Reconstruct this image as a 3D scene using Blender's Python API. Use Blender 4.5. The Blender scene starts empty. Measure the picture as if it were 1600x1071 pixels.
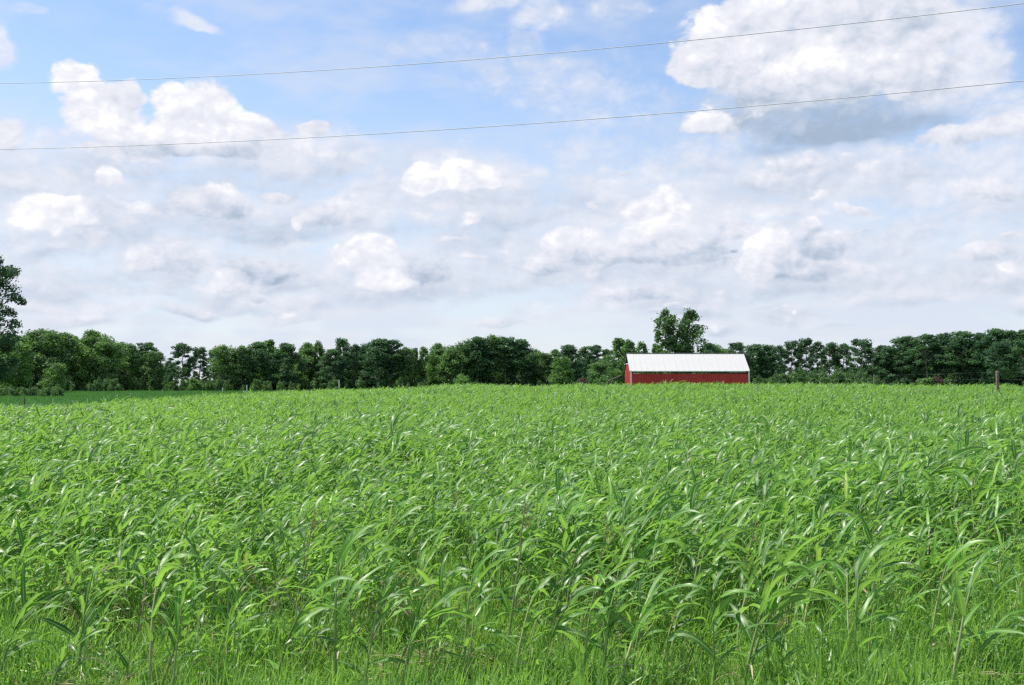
import bpy, bmesh, math, random
import numpy as np
from mathutils import Vector, Matrix, Euler, Quaternion, noise as mnoise

scene = bpy.context.scene
PI = math.pi
rad = math.radians

# ------------------------------------------------------------------ camera
EYE = 2.4
FPX = 1689.0
PITCH = math.atan(64.5 / FPX)
cam_data = bpy.data.cameras.new("camera")
cam_data.sensor_width = 36.0
cam_data.lens = 36.0 * FPX / 1600.0
cam_data.clip_start = 0.1
cam_data.clip_end = 6000.0
cam = bpy.data.objects.new("camera", cam_data)
scene.collection.objects.link(cam)
cam.location = (0.0, 0.0, EYE)
cam.rotation_euler = (PI / 2 + PITCH, 0.0, 0.0)
scene.camera = cam

# ------------------------------------------------------------------ exposure
scene.view_settings.view_transform = 'Standard'
scene.view_settings.look = 'None'
scene.view_settings.gamma = 1.0
scene.view_settings.use_curve_mapping = False
EXPOSURE = 0.30
scene.view_settings.exposure = EXPOSURE
SKYK = 2.0 ** (-EXPOSURE)

# ------------------------------------------------------------------ sun
SUN_EL, SUN_AZ = rad(60.0), rad(-72.0)          # azimuth from +Y (the view), clockwise positive
sdir = Vector((math.cos(SUN_EL) * math.sin(SUN_AZ), math.cos(SUN_EL) * math.cos(SUN_AZ), math.sin(SUN_EL)))
sl = bpy.data.lights.new("sun", 'SUN')
sl.energy = 4.8
sl.angle = rad(0.6)
sl.color = (1.0, 0.955, 0.88)
sun = bpy.data.objects.new("sun", sl)
scene.collection.objects.link(sun)
sun.rotation_euler = sdir.to_track_quat('Z', 'Y').to_euler()
sun.location = (0, 0, 60)

# ------------------------------------------------------------------ world: sky and clouds
def lin(r, g, b):
    f = lambda c: (c / 255 / 12.92) if c / 255 <= 0.04045 else ((c / 255 + 0.055) / 1.055) ** 2.4
    return (f(r), f(g), f(b))

class NT:
    """small helper to wire node trees"""
    def __init__(s, tree):
        s.t = tree; s.n = tree.nodes; s.l = tree.links
    def put(s, sock, v):
        if isinstance(v, bpy.types.NodeSocket): s.l.new(v, sock)
        elif v is not None: sock.default_value = v
    def node(s, typ, ins=(), **props):
        nd = s.n.new(typ)
        for k, v in props.items(): setattr(nd, k, v)
        for i, v in (ins.items() if isinstance(ins, dict) else enumerate(ins)):
            s.put(nd.inputs[i], v)
        return nd
    def m(s, op, a, b=None, c=None, clamp=False):
        nd = s.node('ShaderNodeMath', operation=op, use_clamp=clamp)
        for i, v in enumerate((a, b, c)): s.put(nd.inputs[i], v)
        return nd.outputs[0]
    def v(s, op, a, b=None):
        nd = s.node('ShaderNodeVectorMath', operation=op)
        s.put(nd.inputs[0], a)
        if b is not None:
            if op == 'SCALE': s.put(nd.inputs['Scale'], b)
            else: s.put(nd.inputs[1], b)
        return nd.outputs['Value'] if op in ('LENGTH', 'DOT_PRODUCT') else nd.outputs[0]
    def xyz(s, a, b, c):
        return s.node('ShaderNodeCombineXYZ', (a, b, c)).outputs[0]
    def sep(s, a):
        return s.node('ShaderNodeSeparateXYZ', (a,)).outputs
    def smooth(s, x, lo, hi, a=0.0, b=1.0):
        nd = s.node('ShaderNodeMapRange', interpolation_type='SMOOTHSTEP')
        for i, v in enumerate((x, lo, hi, a, b)): s.put(nd.inputs[i], v)
        return nd.outputs[0]
    def noise(s, vec, scale, detail=4, rough=0.5, out=0, **kw):
        nd = s.node('ShaderNodeTexNoise', **kw)
        s.put(nd.inputs['Vector'], vec); s.put(nd.inputs['Scale'], scale)
        s.put(nd.inputs['Detail'], detail); s.put(nd.inputs['Roughness'], rough)
        return nd.outputs[out]
    def mix(s, f, a, b, blend='MIX'):
        nd = s.node('ShaderNodeMix', data_type='RGBA', blend_type=blend)
        for k, v in ((0, f), (6, a), (7, b)):
            if isinstance(v, tuple) and len(v) == 3: v = (*v, 1.0)
            s.put(nd.inputs[k], v)
        return nd.outputs[2]

world = bpy.data.worlds.new("World")
scene.world = world
world.use_nodes = True
world.node_tree.nodes.clear()
W = NT(world.node_tree)

def az_el(px, py):
    x, y, z = (px - 800) / FPX, 1.0, (535.5 - py) / FPX
    c, s = math.cos(PITCH), math.sin(PITCH)
    y, z = y * c - z * s, y * s + z * c
    return math.atan2(x, y), math.asin(z / math.sqrt(x * x + y * y + z * z))

tc = W.node('ShaderNodeTexCoord')
D = W.v('NORMALIZE', tc.outputs['Generated'])
dx, dy, dz = W.sep(D)
az = W.m('ARCTAN2', dx, dy)
el = W.m('ARCSINE', dz)
WRAP = rad(61.0)
azw = W.node('ShaderNodeMath', operation='WRAP'); W.put(azw.inputs[0], az); azw.inputs[1].default_value = WRAP / 2; azw.inputs[2].default_value = -WRAP / 2
azm = azw.outputs[0]

Dn = W.v('MULTIPLY', D, (1.0, 1.0, 1.45))
uwarp = W.v('SUBTRACT', W.noise(Dn, 15.0, 2.5, 0.55, out=1), (0.5, 0.5, 0.5))
Dw = W.v('ADD', Dn, W.v('SCALE', uwarp, 0.03))
vo = W.node('ShaderNodeTexVoronoi', feature='F1')
W.put(vo.inputs['Vector'], Dw)
vo.inputs['Scale'].default_value = 40.0
vo.inputs['Detail'].default_value = 2.0
vo.inputs['Roughness'].default_value = 0.6
NA = W.m('ADD', W.m('MULTIPLY', W.m('SUBTRACT', W.noise(Dw, 17.0, 7.5, 0.66), 0.5), 3.0),
         W.m('MULTIPLY', W.m('SUBTRACT', 0.42, vo.outputs['Distance']), 0.6))
off = (-0.0055, 0.0, 0.0085)
LIGHT = W.m('MULTIPLY', W.m('SUBTRACT', W.noise(Dw, 24.0, 4.0, 0.6), W.noise(W.v('ADD', Dw, off), 24.0, 4.0, 0.6)), 1.9)
LIGHT = W.m('ADD', LIGHT, W.m('MULTIPLY', W.m('SUBTRACT', 0.4, vo.outputs['Distance']), 0.35))
UV = W.v('ADD', W.xyz(azm, el, 0.0), W.v('MULTIPLY', uwarp, (0.036, 0.034, 0)))

sky = W.node('ShaderNodeTexSky', sky_type='NISHITA', sun_disc=False)
sky.sun_elevation = SUN_EL
sky.sun_rotation = SUN_AZ
sky.altitude = 100; sky.air_density = 1.0; sky.dust_density = 0.6; sky.ozone_density = 2.2
BG = 0.135
# work in picture-linear units: sky * strength
col = W.v('MULTIPLY', sky.outputs[0], tuple(BG / SKYK * k for k in (1.12, 1.10, 1.12)))
SKYTINT = (1.0, 1.0, 1.0)
# high thin veil, thicker towards the horizon
veil_n = W.noise(W.v('MULTIPLY', D, (1.0, 1.0, 3.2)), 4.2, 4.0, 0.6)
veil_f = W.noise(W.v('MULTIPLY', D, (1.0, 1.0, 2.2)), 13.0, 3.0, 0.62)
hz = W.smooth(el, rad(19.0), rad(3.0))
veil = W.m('ADD', W.m('MULTIPLY', hz, 0.74), W.m('MULTIPLY', W.smooth(W.m('ADD', W.m('MULTIPLY', veil_n, 0.65), W.m('MULTIPLY', veil_f, 0.35)), 0.42, 0.64), 0.6), clamp=True)
veil = W.m('MULTIPLY', veil, 0.92)
col = W.mix(veil, col, lin(218, 227, 243))
# soft bands low over the horizon
band = W.smooth(W.noise(W.v('MULTIPLY', D, (1.0, 1.0, 6.0)), 8.0, 3.0, 0.55), 0.42, 0.68)
bandm = W.m('MULTIPLY', W.m('MULTIPLY', band, W.smooth(el, rad(13), rad(4))), 0.6)
col = W.mix(bandm, col, lin(232, 235, 244))

# generic fields of cumulus above and beyond the frame
genN = W.m('ADD', W.noise(Dn, 3.2, 5.0, 0.57), W.m('MULTIPLY', NA, 0.03))
genm = W.m('MULTIPLY', W.smooth(genN, 0.52, 0.6), W.smooth(el, rad(21), rad(30)))
gens = W.smooth(W.m('ADD', genN, W.m('MULTIPLY', LIGHT, -0.1)), 0.75, 0.53)
col = W.mix(genm, col, W.mix(gens, lin(205, 215, 232), (1.0, 1.0, 1.02)))

# far soft bodies first, crisp bright ones last
PUFFS = open_puffs = [
    # cx, cy, rx, ry, top, base, soft, opacity, rough
    (250, 300, 330, 95, .62, .22, 1.1, .75, .5), (700, 330, 300, 90, .60, .25, 1.1, .7, .5),
    (480, 250, 190, 60, .66, .25, .9, .85, .6), (1000, 260, 260, 60, .62, .5, 1.2, .5, .6),
    (1450, 330, 260, 120, .64, .45, 1.2, .7, .6), (120, 430, 240, 60, .62, .2, 1.0, .7, .5),
    (640, 440, 300, 60, .6, .22, 1.0, .65, .5), (1250, 430, 240, 70, .55, .2, 1.0, .65, .5),
    (1500, 420, 200, 60, .62, .4, 1.1, .6, .5), (850, 130, 160, 50, .62, .55, 1.2, .45, .6),
    (720, 85, 120, 30, .62, .55, 1.2, .4, .6), (960, 170, 130, 50, .7, .6, 1.2, .5, .6),
    # top centre
    (845, 25, 52, 42, .8, .55, .8, .8, .5), (770, 6, 70, 22, .8, .55, .8, .8, .5), (830, 80, 30, 60, .62, .5, 1.2, .5, .6),
    (960, 15, 60, 28, .7, .6, 1.3, .5, .7),
    # left edge
    (0, 75, 24, 52, .8, .6, .8, .8, .4), (8, 215, 36, 34, .95, .55, .5, .95, .4), (20, 245, 60, 26, .65, .4, .9, .8, .5),
    (305, 38, 44, 15, .8, .7, 1.0, .75, .7), (55, 12, 34, 10, .7, .7, 1.2, .4, .7),
    # large left cumulus
    (205, 258, 130, 45, .66, .12, .8, .9, .5),
    (120, 135, 50, 42, .97, .75, .45, .95, .5), (160, 185, 82, 66, 1.0, .72, .4, 1, .5), (215, 225, 75, 56, 1.0, .7, .4, 1, .5), (180, 160, 50, 40, .97, .75, .4, 1, .5),
    (400, 255, 150, 52, .72, .3, .9, .95, .5),
    (264, 158, 40, 34, 1.0, .75, .4, 1, .5), (318, 190, 92, 66, 1.05, .7, .35, 1, .5), (400, 205, 50, 44, 1.0, .65, .4, 1, .5), (350, 225, 100, 50, .95, .5, .4, 1, .5),
    (300, 235, 120, 34, .85, .35, .6, .9, .5), (484, 206, 28, 22, .95, .5, .45, 1, .45),
    (360, 285, 120, 30, .5, .08, .9, .8, .5),
    # second tier left
    (85, 372, 120, 42, .62, .22, .9, .85, .5), (80, 342, 76, 38, 1.1, .9, .3, 1, .45), (178, 288, 24, 22, .95, .5, .5, .95, .5),
    (185, 345, 60, 50, .6, .15, .9, .8, .5),
    (330, 325, 90, 44, .9, .3, .5, .95, .5), (395, 345, 85, 44, .6, .12, .8, .95, .5), (430, 305, 40, 18, .85, .4, .6, .8, .5),
    (465, 345, 12, 16, .95, .7, .5, .8, .5),
    (260, 408, 95, 34, .85, .4, .6, .8, .5), (395, 425, 100, 36, .7, .2, .7, .85, .5), (350, 440, 42, 24, .9, .5, .5, .9, .5),
    (150, 425, 90, 26, .6, .2, .9, .7, .5), (440, 470, 70, 14, .85, .55, .8, .7, .5), (190, 478, 150, 15, .75, .5, 1.0, .7, .5),
    # middle
    (760, 315, 150, 52, .6, .22, .8, .9, .5), (520, 335, 60, 34, .8, .35, .7, .85, .5), (640, 345, 120, 32, .7, .15, .8, .85, .5),
    (735, 282, 58, 40, 1.12, .9, .3, 1, .45), (662, 284, 48, 24, 1.08, .9, .35, 1, .5),
    (770, 345, 110, 24, .55, .08, .8, .8, .5),
    (620, 425, 120, 48, .75, .12, .6, .95, .5), (545, 400, 30, 22, 1.05, .7, .35, 1, .5), (590, 405, 64, 44, 1.02, .75, .35, 1, .45), (600, 440, 64, 26, 1.0, .75, .5, .95, .5),
    (790, 400, 70, 26, .55, .2, .9, .7, .5), (700, 450, 120, 22, .45, .15, 1.0, .7, .5),
    # centre right tower
    (1010, 405, 170, 42, .8, .28, .6, .95, .45), (905, 388, 82, 38, .98, .4, .4, 1, .5), (850, 410, 44, 36, .8, .4, .6, .9, .5),
    (1030, 335, 58, 52, 1.1, .75, .3, 1, .4), (1015, 385, 66, 46, .95, .5, .4, .95, .45), (1095, 390, 60, 44, .75, .28, .6, .9, .45),
    (1140, 360, 44, 26, .8, .4, .6, .85, .5), (880, 290, 60, 34, .6, .35, .95, .6, .7),
    (990, 462, 70, 20, .85, .4, .7, .85, .5), (835, 492, 60, 24, .85, .5, .8, .7, .5), (940, 480, 110, 14, .65, .4, 1.0, .6, .5),
    # right tower
    (1230, 425, 110, 44, .75, .3, .6, .95, .45), (1195, 385, 52, 32, 1.08, .75, .35, 1, .55), (1180, 420, 44, 42, .95, .6, .4, .95, .5),
    (1285, 385, 52, 30, .75, .2, .6, .9, .5), (1265, 360, 22, 16, .9, .5, .5, .8, .5),
    (1338, 328, 40, 18, .92, .5, .6, .95, .5), (1300, 340, 50, 14, .7, .5, .9, .7, .5),
    (1490, 310, 60, 22, .8, .5, .8, .8, .5), (1570, 300, 70, 36, .85, .5, .7, .9, .5), (1545, 400, 56, 24, .9, .55, .6, .9, .5), (1580, 372, 30, 12, .9, .6, .6, .9, .5),
    (1430, 470, 110, 16, .7, .5, 1.1, .6, .5), (1290, 475, 90, 14, .7, .45, 1.1, .6, .5),
    # the large cloud at the right
    (1270, 130, 200, 80, .75, .3, .6, .98, .45), (1400, 70, 110, 60, .85, .5, .5, .98, .45),
    (1300, 185, 260, 84, .3, -.3, .9, 1.0, .45), (1280, 205, 190, 48, .1, -.3, .9, 1.0, .45), (1440, 62, 130, 85, .85, .5, .95, 1, .45),
    (1250, 150, 160, 44, .65, .3, .6, .98, .45), (1500, 120, 90, 80, .82, .4, .95, 1.0, .45), (1430, 125, 90, 66, .85, .45, .6, 1.0, .45), (1260, 60, 230, 95, .88, .6, .4, 1, .45),
    (1100, 110, 90, 58, .9, .5, .45, .97, .5), (1130, 60, 66, 58, 1.08, .7, .35, 1, .45), (1200, 20, 110, 44, 1.0, .7, .4, 1, .45),
    (1300, 112, 130, 44, 1.02, .5, .5, .98, .45), (1400, 20, 130, 50, .75, .5, .6, .9, .5), 
    (1105, 196, 56, 34, .98, .6, .5, .95, .45), (1120, 225, 90, 26, .7, .5, .8, .8, .5),
    (1500, 212, 120, 34, .85, .5, .7, .9, .5), (1590, 190, 80, 60, .8, .45, .8, .85, .5), (1400, 240, 180, 26, .7, .5, 1.0, .7, .5),
    (1090, 262, 60, 24, .45, .3, .9, .6, .6),
]

# the puffs become two smooth fields over azimuth and elevation (a body layer and a crisp layer):
# R, B how deep inside a cloud, G, A how bright it is there; all detail comes from the noise nodes
MW, MH, EL0, EL1 = 1024, 640, rad(-2.0), rad(36.0)
ga = (np.arange(MW) + .5) / MW * WRAP - WRAP / 2
ge = (np.arange(MH) + .5) / MH * (EL1 - EL0) + EL0
GA, GE = np.meshgrid(ga, ge)
def sstep(x, a, b):
    t = np.clip((x - a) / (b - a), 0, 1); return t * t * (3 - 2 * t)
prand = random.Random(42)
RANDOM_PUFFS = []
for k in range(120):
    t_ = prand.random() ** .8
    cy_ = 225 + 285 * t_
    cx_ = prand.uniform(-60, 1660)
    sz = (1.3 - .8 * t_) * prand.uniform(.7, 1.4)
    RANDOM_PUFFS.append((cx_, cy_, 125 * sz, 38 * sz, prand.uniform(.62, .9), prand.uniform(-.1, .25), .9, prand.uniform(.6, 1.0), .5))
    for j in range(prand.choice((0, 0, 1, 1))):
        RANDOM_PUFFS.append((cx_ + prand.uniform(-60, 60) * sz, cy_ - prand.uniform(2, 16) * sz, prand.uniform(18, 48) * sz, prand.uniform(10, 22) * sz, prand.uniform(.78, .98), prand.uniform(.5, .65), .5, 1, .5))
# every crisp puff has a larger soft skirt, so that neighbours merge
SKIRTS = [(c_[0] + 4, c_[1] + .25 * c_[3], c_[2] * 1.5, c_[3] * 1.5, min(.85, c_[4] * .85), max(c_[5] * .55, .15), .9, .95, .5) for c_ in PUFFS if c_[6] < .75 and c_[1] > 262]
RANDOM_PUFFS += SKIRTS
RANDOM_PUFFS.sort(key=lambda q: q[6] < .75)
NRAND = len(RANDOM_PUFFS)
fld = np.zeros((MH, MW, 4), np.float32)
fld[..., 0] = -1.0; fld[..., 2] = -1.0; fld[..., 1] = 0.5; fld[..., 3] = 0.8
for ip_, (cx, cy, rx, ry, top, base, soft, opac, rough) in enumerate(RANDOM_PUFFS + PUFFS):
    a0, e0 = az_el(cx, cy)
    X = (GA - a0) * FPX / rx; Y = (GE - e0) * FPX / ry
    f = 1 - np.sqrt(X * X + (Y + 0.55 * np.minimum(Y, 0)) ** 2)
    val = base + (top - base) * sstep(0.62 * Y - 0.16 * X, -0.62, 0.5)
    k = 0 if soft >= 0.75 else 2
    # f in units of alpha: 0 at the outline, 1 where opaque
    fa = f / max(soft, .3) * 0.5 if k == 2 else f * 0.55 * opac
    if k == 0: fa = np.minimum(f * 0.75 * opac + 0.06, 0.42 * opac)
    else: fa = fa * (1 - 0.55 * sstep(-Y, 0.05, 0.8))
    if ip_ < NRAND and k == 2: fa = fa * .6 - .06
    w = sstep(f, -0.05 if k == 2 else -0.3, 0.35 if k == 2 else 0.6) * (opac if k == 0 else 1)
    fld[..., k] = np.where(fa > fld[..., k], fa, fld[..., k])
    fld[..., k + 1] = fld[..., k + 1] * (1 - w) + val * w
fld[..., 0::2] = fld[..., 0::2] * 0.5 + 0.5
img = bpy.data.images.new("cloud_fields", MW, MH, alpha=True, float_buffer=True, is_data=True)
img.alpha_mode = 'CHANNEL_PACKED'
img.pixels.foreach_set(fld.ravel())
img.update()
uvn = W.v('MULTIPLY', W.v('SUBTRACT', UV, (-WRAP / 2, EL0, 0)), (1 / WRAP, 1 / (EL1 - EL0), 0))
tx = W.node('ShaderNodeTexImage', (uvn,), extension='EXTEND', interpolation='Linear')
tx.image = img
cs = W.node('ShaderNodeSeparateColor', (tx.outputs[0],)).outputs
F0 = W.m('MULTIPLY_ADD', cs[0], 2.0, -1.0); F1 = W.m('MULTIPLY_ADD', cs[2], 2.0, -1.0)
def tone(v, scale_light):
    v = W.m('ADD', v, W.m('MULTIPLY', LIGHT, scale_light))
    cr = W.node('ShaderNodeValToRGB', (v,))
    els = cr.color_ramp.elements
    els[0].position = 0.0; els[0].color = (*lin(166, 183, 205), 1)
    els[1].position = 1.0; els[1].color = (1.06, 1.06, 1.08, 1)
    for pos, c in ((0.3, (200, 211, 228)), (0.55, (226, 230, 242)), (0.8, (243, 244, 252))):
        e = els.new(pos); e.color = (*lin(*c), 1)
    return cr.outputs[0]
a0_ = W.smooth(W.m('ADD', F0, W.m('MULTIPLY', NA, 0.26)), -0.10, 0.42)
col = W.mix(W.m('MULTIPLY', a0_, 0.92), col, tone(W.m('ADD', cs[1], 0.10), 0.42))
a1_ = W.smooth(W.m('ADD', F1, W.m('MULTIPLY', NA, W.smooth(F1, 0.1, 0.6, 0.62, 0.18))), -0.10, 0.28)
col = W.mix(a1_, col, tone(W.m('MAXIMUM', tx.outputs['Alpha'], 0.30), 0.7))
# below the horizon the dome goes on as dull far ground haze
below = W.smooth(el, rad(-0.5), rad(-3.0))
col = W.mix(below, col, lin(120, 135, 110))
bgn = W.node('ShaderNodeBackground')
W.put(bgn.inputs['Color'], W.v('MULTIPLY', col, (SKYK / BG,) * 3))
bgn.inputs['Strength'].default_value = BG
wo = W.node('ShaderNodeOutputWorld')
W.l.new(bgn.outputs[0], wo.inputs[0])
world.cycles.sampling_method = 'MANUAL'
world.cycles.sample_map_resolution = 512

# ------------------------------------------------------------------ helpers
rng = random.Random(11)
nrng = np.random.default_rng(7)
C = scene.collection

def tag(o, label=None, cat=None, group=None, kind=None):
    if label: o['label'] = label
    if cat: o['category'] = cat
    if group: o['group'] = group
    if kind: o['kind'] = kind
    return o

def link(o, parent=None, coll=None):
    (coll or C).objects.link(o)
    if parent is not None: o.parent = parent
    return o

def empty(name, loc=(0, 0, 0), rz=0.0, sc=1.0, coll=None):
    o = bpy.data.objects.new(name, None)
    o.empty_display_size = 0.3
    o.location = loc; o.rotation_euler = (0, 0, rz); o.scale = (sc, sc, sc)
    return link(o, None, coll)

class MB:
    """collects faces of one mesh; each face carries a material slot and a tone (0..1) kept as a face attribute"""
    def __init__(s): s.v = []; s.f = []; s.mi = []; s.tone = []; s.uv = []
    def face(s, idx, mi=0, tone=0.5, uv=None):
        s.f.append(tuple(idx)); s.mi.append(mi); s.tone.append(tone)
        s.uv.extend(uv if uv else [(0.5, 0.5)] * len(idx))
    def box(s, x0, x1, y0, y1, z0, z1, mi=0, tone=0.5):
        b = len(s.v)
        s.v += [(x, y, z) for z in (z0, z1) for x, y in ((x0, y0), (x1, y0), (x1, y1), (x0, y1))]
        for q in ((0, 3, 2, 1), (4, 5, 6, 7), (0, 1, 5, 4), (1, 2, 6, 5), (2, 3, 7, 6), (3, 0, 4, 7)):
            s.face([b + k for k in q], mi, tone)
    def tube(s, pts, radii, n=5, mi=0, tone=0.5, cap=True):
        pts = [Vector(p) for p in pts]
        b0 = len(s.v)
        for i, p in enumerate(pts):
            d = (pts[min(i + 1, len(pts) - 1)] - pts[max(i - 1, 0)]).normalized()
            a = d.orthogonal().normalized() if abs(d.z) < 0.95 else Vector((1, 0, 0)).cross(d).normalized()
            if i and a.dot(pa) < 0: a = -a
            pa = a
            c = d.cross(a)
            for k in range(n):
                t = 2 * PI * k / n
                s.v.append(tuple(p + (a * math.cos(t) + c * math.sin(t)) * radii[i]))
        for i in range(len(pts) - 1):
            for k in range(n):
                k2 = (k + 1) % n
                v0 = i / (len(pts) - 1); v1 = (i + 1) / (len(pts) - 1)
                s.face((b0 + i * n + k, b0 + i * n + k2, b0 + (i + 1) * n + k2, b0 + (i + 1) * n + k), mi, tone, [(k / n, v0), ((k + 1) / n, v0), ((k + 1) / n, v1), (k / n, v1)])
        if cap:
            s.face([b0 + k for k in range(n)][::-1], mi, tone)
            s.face([b0 + (len(pts) - 1) * n + k for k in range(n)], mi, tone)
    def mesh(s, name, mats, smooth=True):
        me = bpy.data.meshes.new(name)
        me.from_pydata(s.v, [], s.f)
        for m_ in mats: me.materials.append(m_)
        me.polygons.foreach_set('material_index', s.mi)
        me.polygons.foreach_set('use_smooth', [smooth] * len(s.f))
        at = me.attributes.new('tone', 'FLOAT', 'FACE'); at.data.foreach_set('value', s.tone)
        uvl = me.uv_layers.new(name='uv'); uvl.data.foreach_set('uv', np.array(s.uv, np.float32).ravel())
        me.update()
        return me
    def build(s, name, mats, parent=None, smooth=True, coll=None):
        return link(bpy.data.objects.new(name, s.mesh(name, mats, smooth)), parent, coll)

# ------------------------------------------------------------------ materials
def material(name):
    m_ = bpy.data.materials.new(name); m_.use_nodes = True
    t = NT(m_.node_tree); bs = m_.node_tree.nodes['Principled BSDF']
    return m_, t, bs

def leaf_material(name, c_dark, c_mid, c_light, c_under, transl, rough=0.38, spec=0.5, yellow=(0.30, 0.30, 0.05), streak=True, sheen=0.0, trans=0.35):
    m_, t, bs = material(name)
    tone = t.node('ShaderNodeAttribute', attribute_name='tone').outputs['Fac']
    oi = t.node('ShaderNodeObjectInfo').outputs['Random']
    geo = t.node('ShaderNodeNewGeometry')
    nz = t.noise(geo.outputs['Position'], 1.3, 2.0, 0.5)
    val = t.m('ADD', t.m('MULTIPLY', tone, 0.62), t.m('ADD', t.m('MULTIPLY', oi, 0.2), t.m('MULTIPLY', t.m('SUBTRACT', nz, 0.5), 0.7)))
    cr = t.node('ShaderNodeValToRGB', (val,)); e = cr.color_ramp.elements
    e[0].position = 0.08; e[0].color = (*c_dark, 1)
    e[1].position = 0.97; e[1].color = (*yellow, 1)
    for pos, c in ((0.42, c_mid), (0.78, c_light)):
        q = e.new(pos); q.color = (*c, 1)
    col_ = cr.outputs[0]
    if streak:
        uv = t.node('ShaderNodeUVMap', uv_map='uv').outputs[0]
        u, v_, _ = t.sep(uv)
        rib = t.smooth(t.m('ABSOLUTE', t.m('SUBTRACT', u, 0.5)), 0.10, 0.03)
        vein = t.noise(t.v('MULTIPLY', uv, (26.0, 0.6, 1.0)), 1.0, 1.0, 0.5)
        col_ = t.mix(t.m('MULTIPLY', rib, 0.55), col_, tuple(min(1, c * 2.2 + 0.04) for c in c_light))
        col_ = t.mix(t.smooth(vein, 0.35, 0.7, 0.0, 0.25), col_, c_light)
    und = t.mix(geo.outputs['Backfacing'], col_, t.mix(0.6, col_, c_under))
    t.l.new(und, bs.inputs['Base Color'])
    t.l.new(t.smooth(t.noise(geo.outputs['Position'], 9.0, 1.0, 0.5), .3, .7, rough - .09, rough + .12), bs.inputs['Roughness'])
    bs.inputs['Specular IOR Level'].default_value = spec
    if sheen:
        bs.inputs['Coat Weight'].default_value = sheen; bs.inputs['Coat Roughness'].default_value = 0.32
    tr = t.n.new('ShaderNodeBsdfTranslucent')
    t.l.new(t.mix(1.0, und, (*[min(1.0, k) for k in transl], 1.0), 'MULTIPLY'), tr.inputs[0])
    # transmitted light is yellower: tint the colour, then brighten
    br = t.v('SCALE', t.mix(1.0, und, (*transl, 1.0), 'MULTIPLY'), 2.5)
    t.l.new(br, tr.inputs[0])
    ms = t.n.new('ShaderNodeMixShader'); ms.inputs[0].default_value = trans
    t.l.new(bs.outputs[0], ms.inputs[1]); t.l.new(tr.outputs[0], ms.inputs[2])
    t.l.new(ms.outputs[0], t.n['Material Output'].inputs[0])
    return m_

def plain_material(name, c0, c1, scale=3.0, rough=0.8, stretch=(1, 1, 1), spec=0.3, metallic=0.0, bump=0.0, detail=5.0):
    m_, t, bs = material(name)
    co = t.node('ShaderNodeTexCoord').outputs['Object']
    n_ = t.noise(t.v('MULTIPLY', co, stretch), scale, detail, 0.6)
    t.l.new(t.mix(t.smooth(n_, 0.3, 0.7), c0, c1), bs.inputs['Base Color'])
    bs.inputs['Roughness'].default_value = rough
    bs.inputs['Specular IOR Level'].default_value = spec
    bs.inputs['Metallic'].default_value = metallic
    if bump:
        b_ = t.node('ShaderNodeBump', {'Strength': bump, 'Distance': 0.02, 'Height': n_})
        t.l.new(b_.outputs[0], bs.inputs['Normal'])
    return m_

M_crop = leaf_material('crop leaf', (0.016, 0.066, 0.008), (0.060, 0.182, 0.011), (0.158, 0.325, 0.023), (0.20, 0.30, 0.16), (0.92, 1.0, 0.35), rough=0.46, spec=0.6, yellow=(0.42, 0.46, 0.04))
M_stalk = leaf_material('crop stalk', (0.11, 0.21, 0.06), (0.22, 0.32, 0.11), (0.36, 0.41, 0.19), (0.2, 0.25, 0.1), (0.9, 1.0, 0.5), rough=0.5, spec=0.4, yellow=(0.46, 0.40, 0.22), streak=False, trans=.04)
M_straw = leaf_material('straw', (0.20, 0.165, 0.085), (0.34, 0.29, 0.165), (0.48, 0.43, 0.27), (0.4, 0.36, 0.24), (1.0, 0.9, 0.6), rough=0.7, spec=0.3, yellow=(0.56, 0.52, 0.36), streak=False, trans=.15)
M_grass = leaf_material('grass blade', (0.046, 0.125, 0.016), (0.140, 0.285, 0.042), (0.24, 0.40, 0.088), (0.18, 0.27, 0.11), (0.9, 1.0, 0.4), rough=0.42, spec=0.5, yellow=(0.36, 0.42, 0.12), streak=False)
M_soy = leaf_material('dull field leaf', (0.042, 0.115, 0.028), (0.075, 0.175, 0.042), (0.115, 0.22, 0.062), (0.04, 0.10, 0.04), (0.8, 1.0, 0.5), rough=0.6, spec=0.3, yellow=(0.06, 0.14, 0.03), streak=False)  # dull green of the pasture tufts
M_broad = leaf_material('broadleaf crown', (0.058, 0.105, 0.050), (0.110, 0.190, 0.074), (0.175, 0.275, 0.098), (0.06, 0.11, 0.05), (0.8, 1.0, 0.4), rough=0.55, spec=0.35, yellow=(0.085, 0.15, 0.035), streak=False)
M_pine = leaf_material('pine crown', (0.034, 0.078, 0.044), (0.066, 0.132, 0.064), (0.115, 0.200, 0.086), (0.04, 0.08, 0.04), (0.8, 1.0, 0.5), rough=0.6, spec=0.3, yellow=(0.055, 0.095, 0.035), streak=False)
M_fresh = leaf_material('pale crown', (0.058, 0.122, 0.040), (0.112, 0.208, 0.060), (0.180, 0.30, 0.085), (0.09, 0.15, 0.06), (0.85, 1.0, 0.4), rough=0.55, spec=0.35, yellow=(0.14, 0.22, 0.05), streak=False)
M_rose = leaf_material('dusky crown', (0.05, 0.035, 0.03), (0.09, 0.06, 0.05), (0.13, 0.08, 0.07), (0.1, 0.08, 0.07), (1, .8, .7), rough=0.6, spec=0.3, yellow=(0.16, 0.09, 0.09), streak=False)
M_bark = plain_material('grey bark', (0.10, 0.085, 0.07), (0.22, 0.19, 0.16), 3.0, 0.9, (1, 1, 0.25), bump=0.4)
M_paintred = plain_material('barn red paint', (0.42, 0.034, 0.030), (0.50, 0.050, 0.045), 0.7, 0.65, (1, 1, 0.3))
M_roof = plain_material('white sheet roofing', (0.53, 0.52, 0.50), (0.56, 0.55, 0.53), 0.35, 0.6, (1.6, 0.5, 0.5), spec=0.5)
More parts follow.
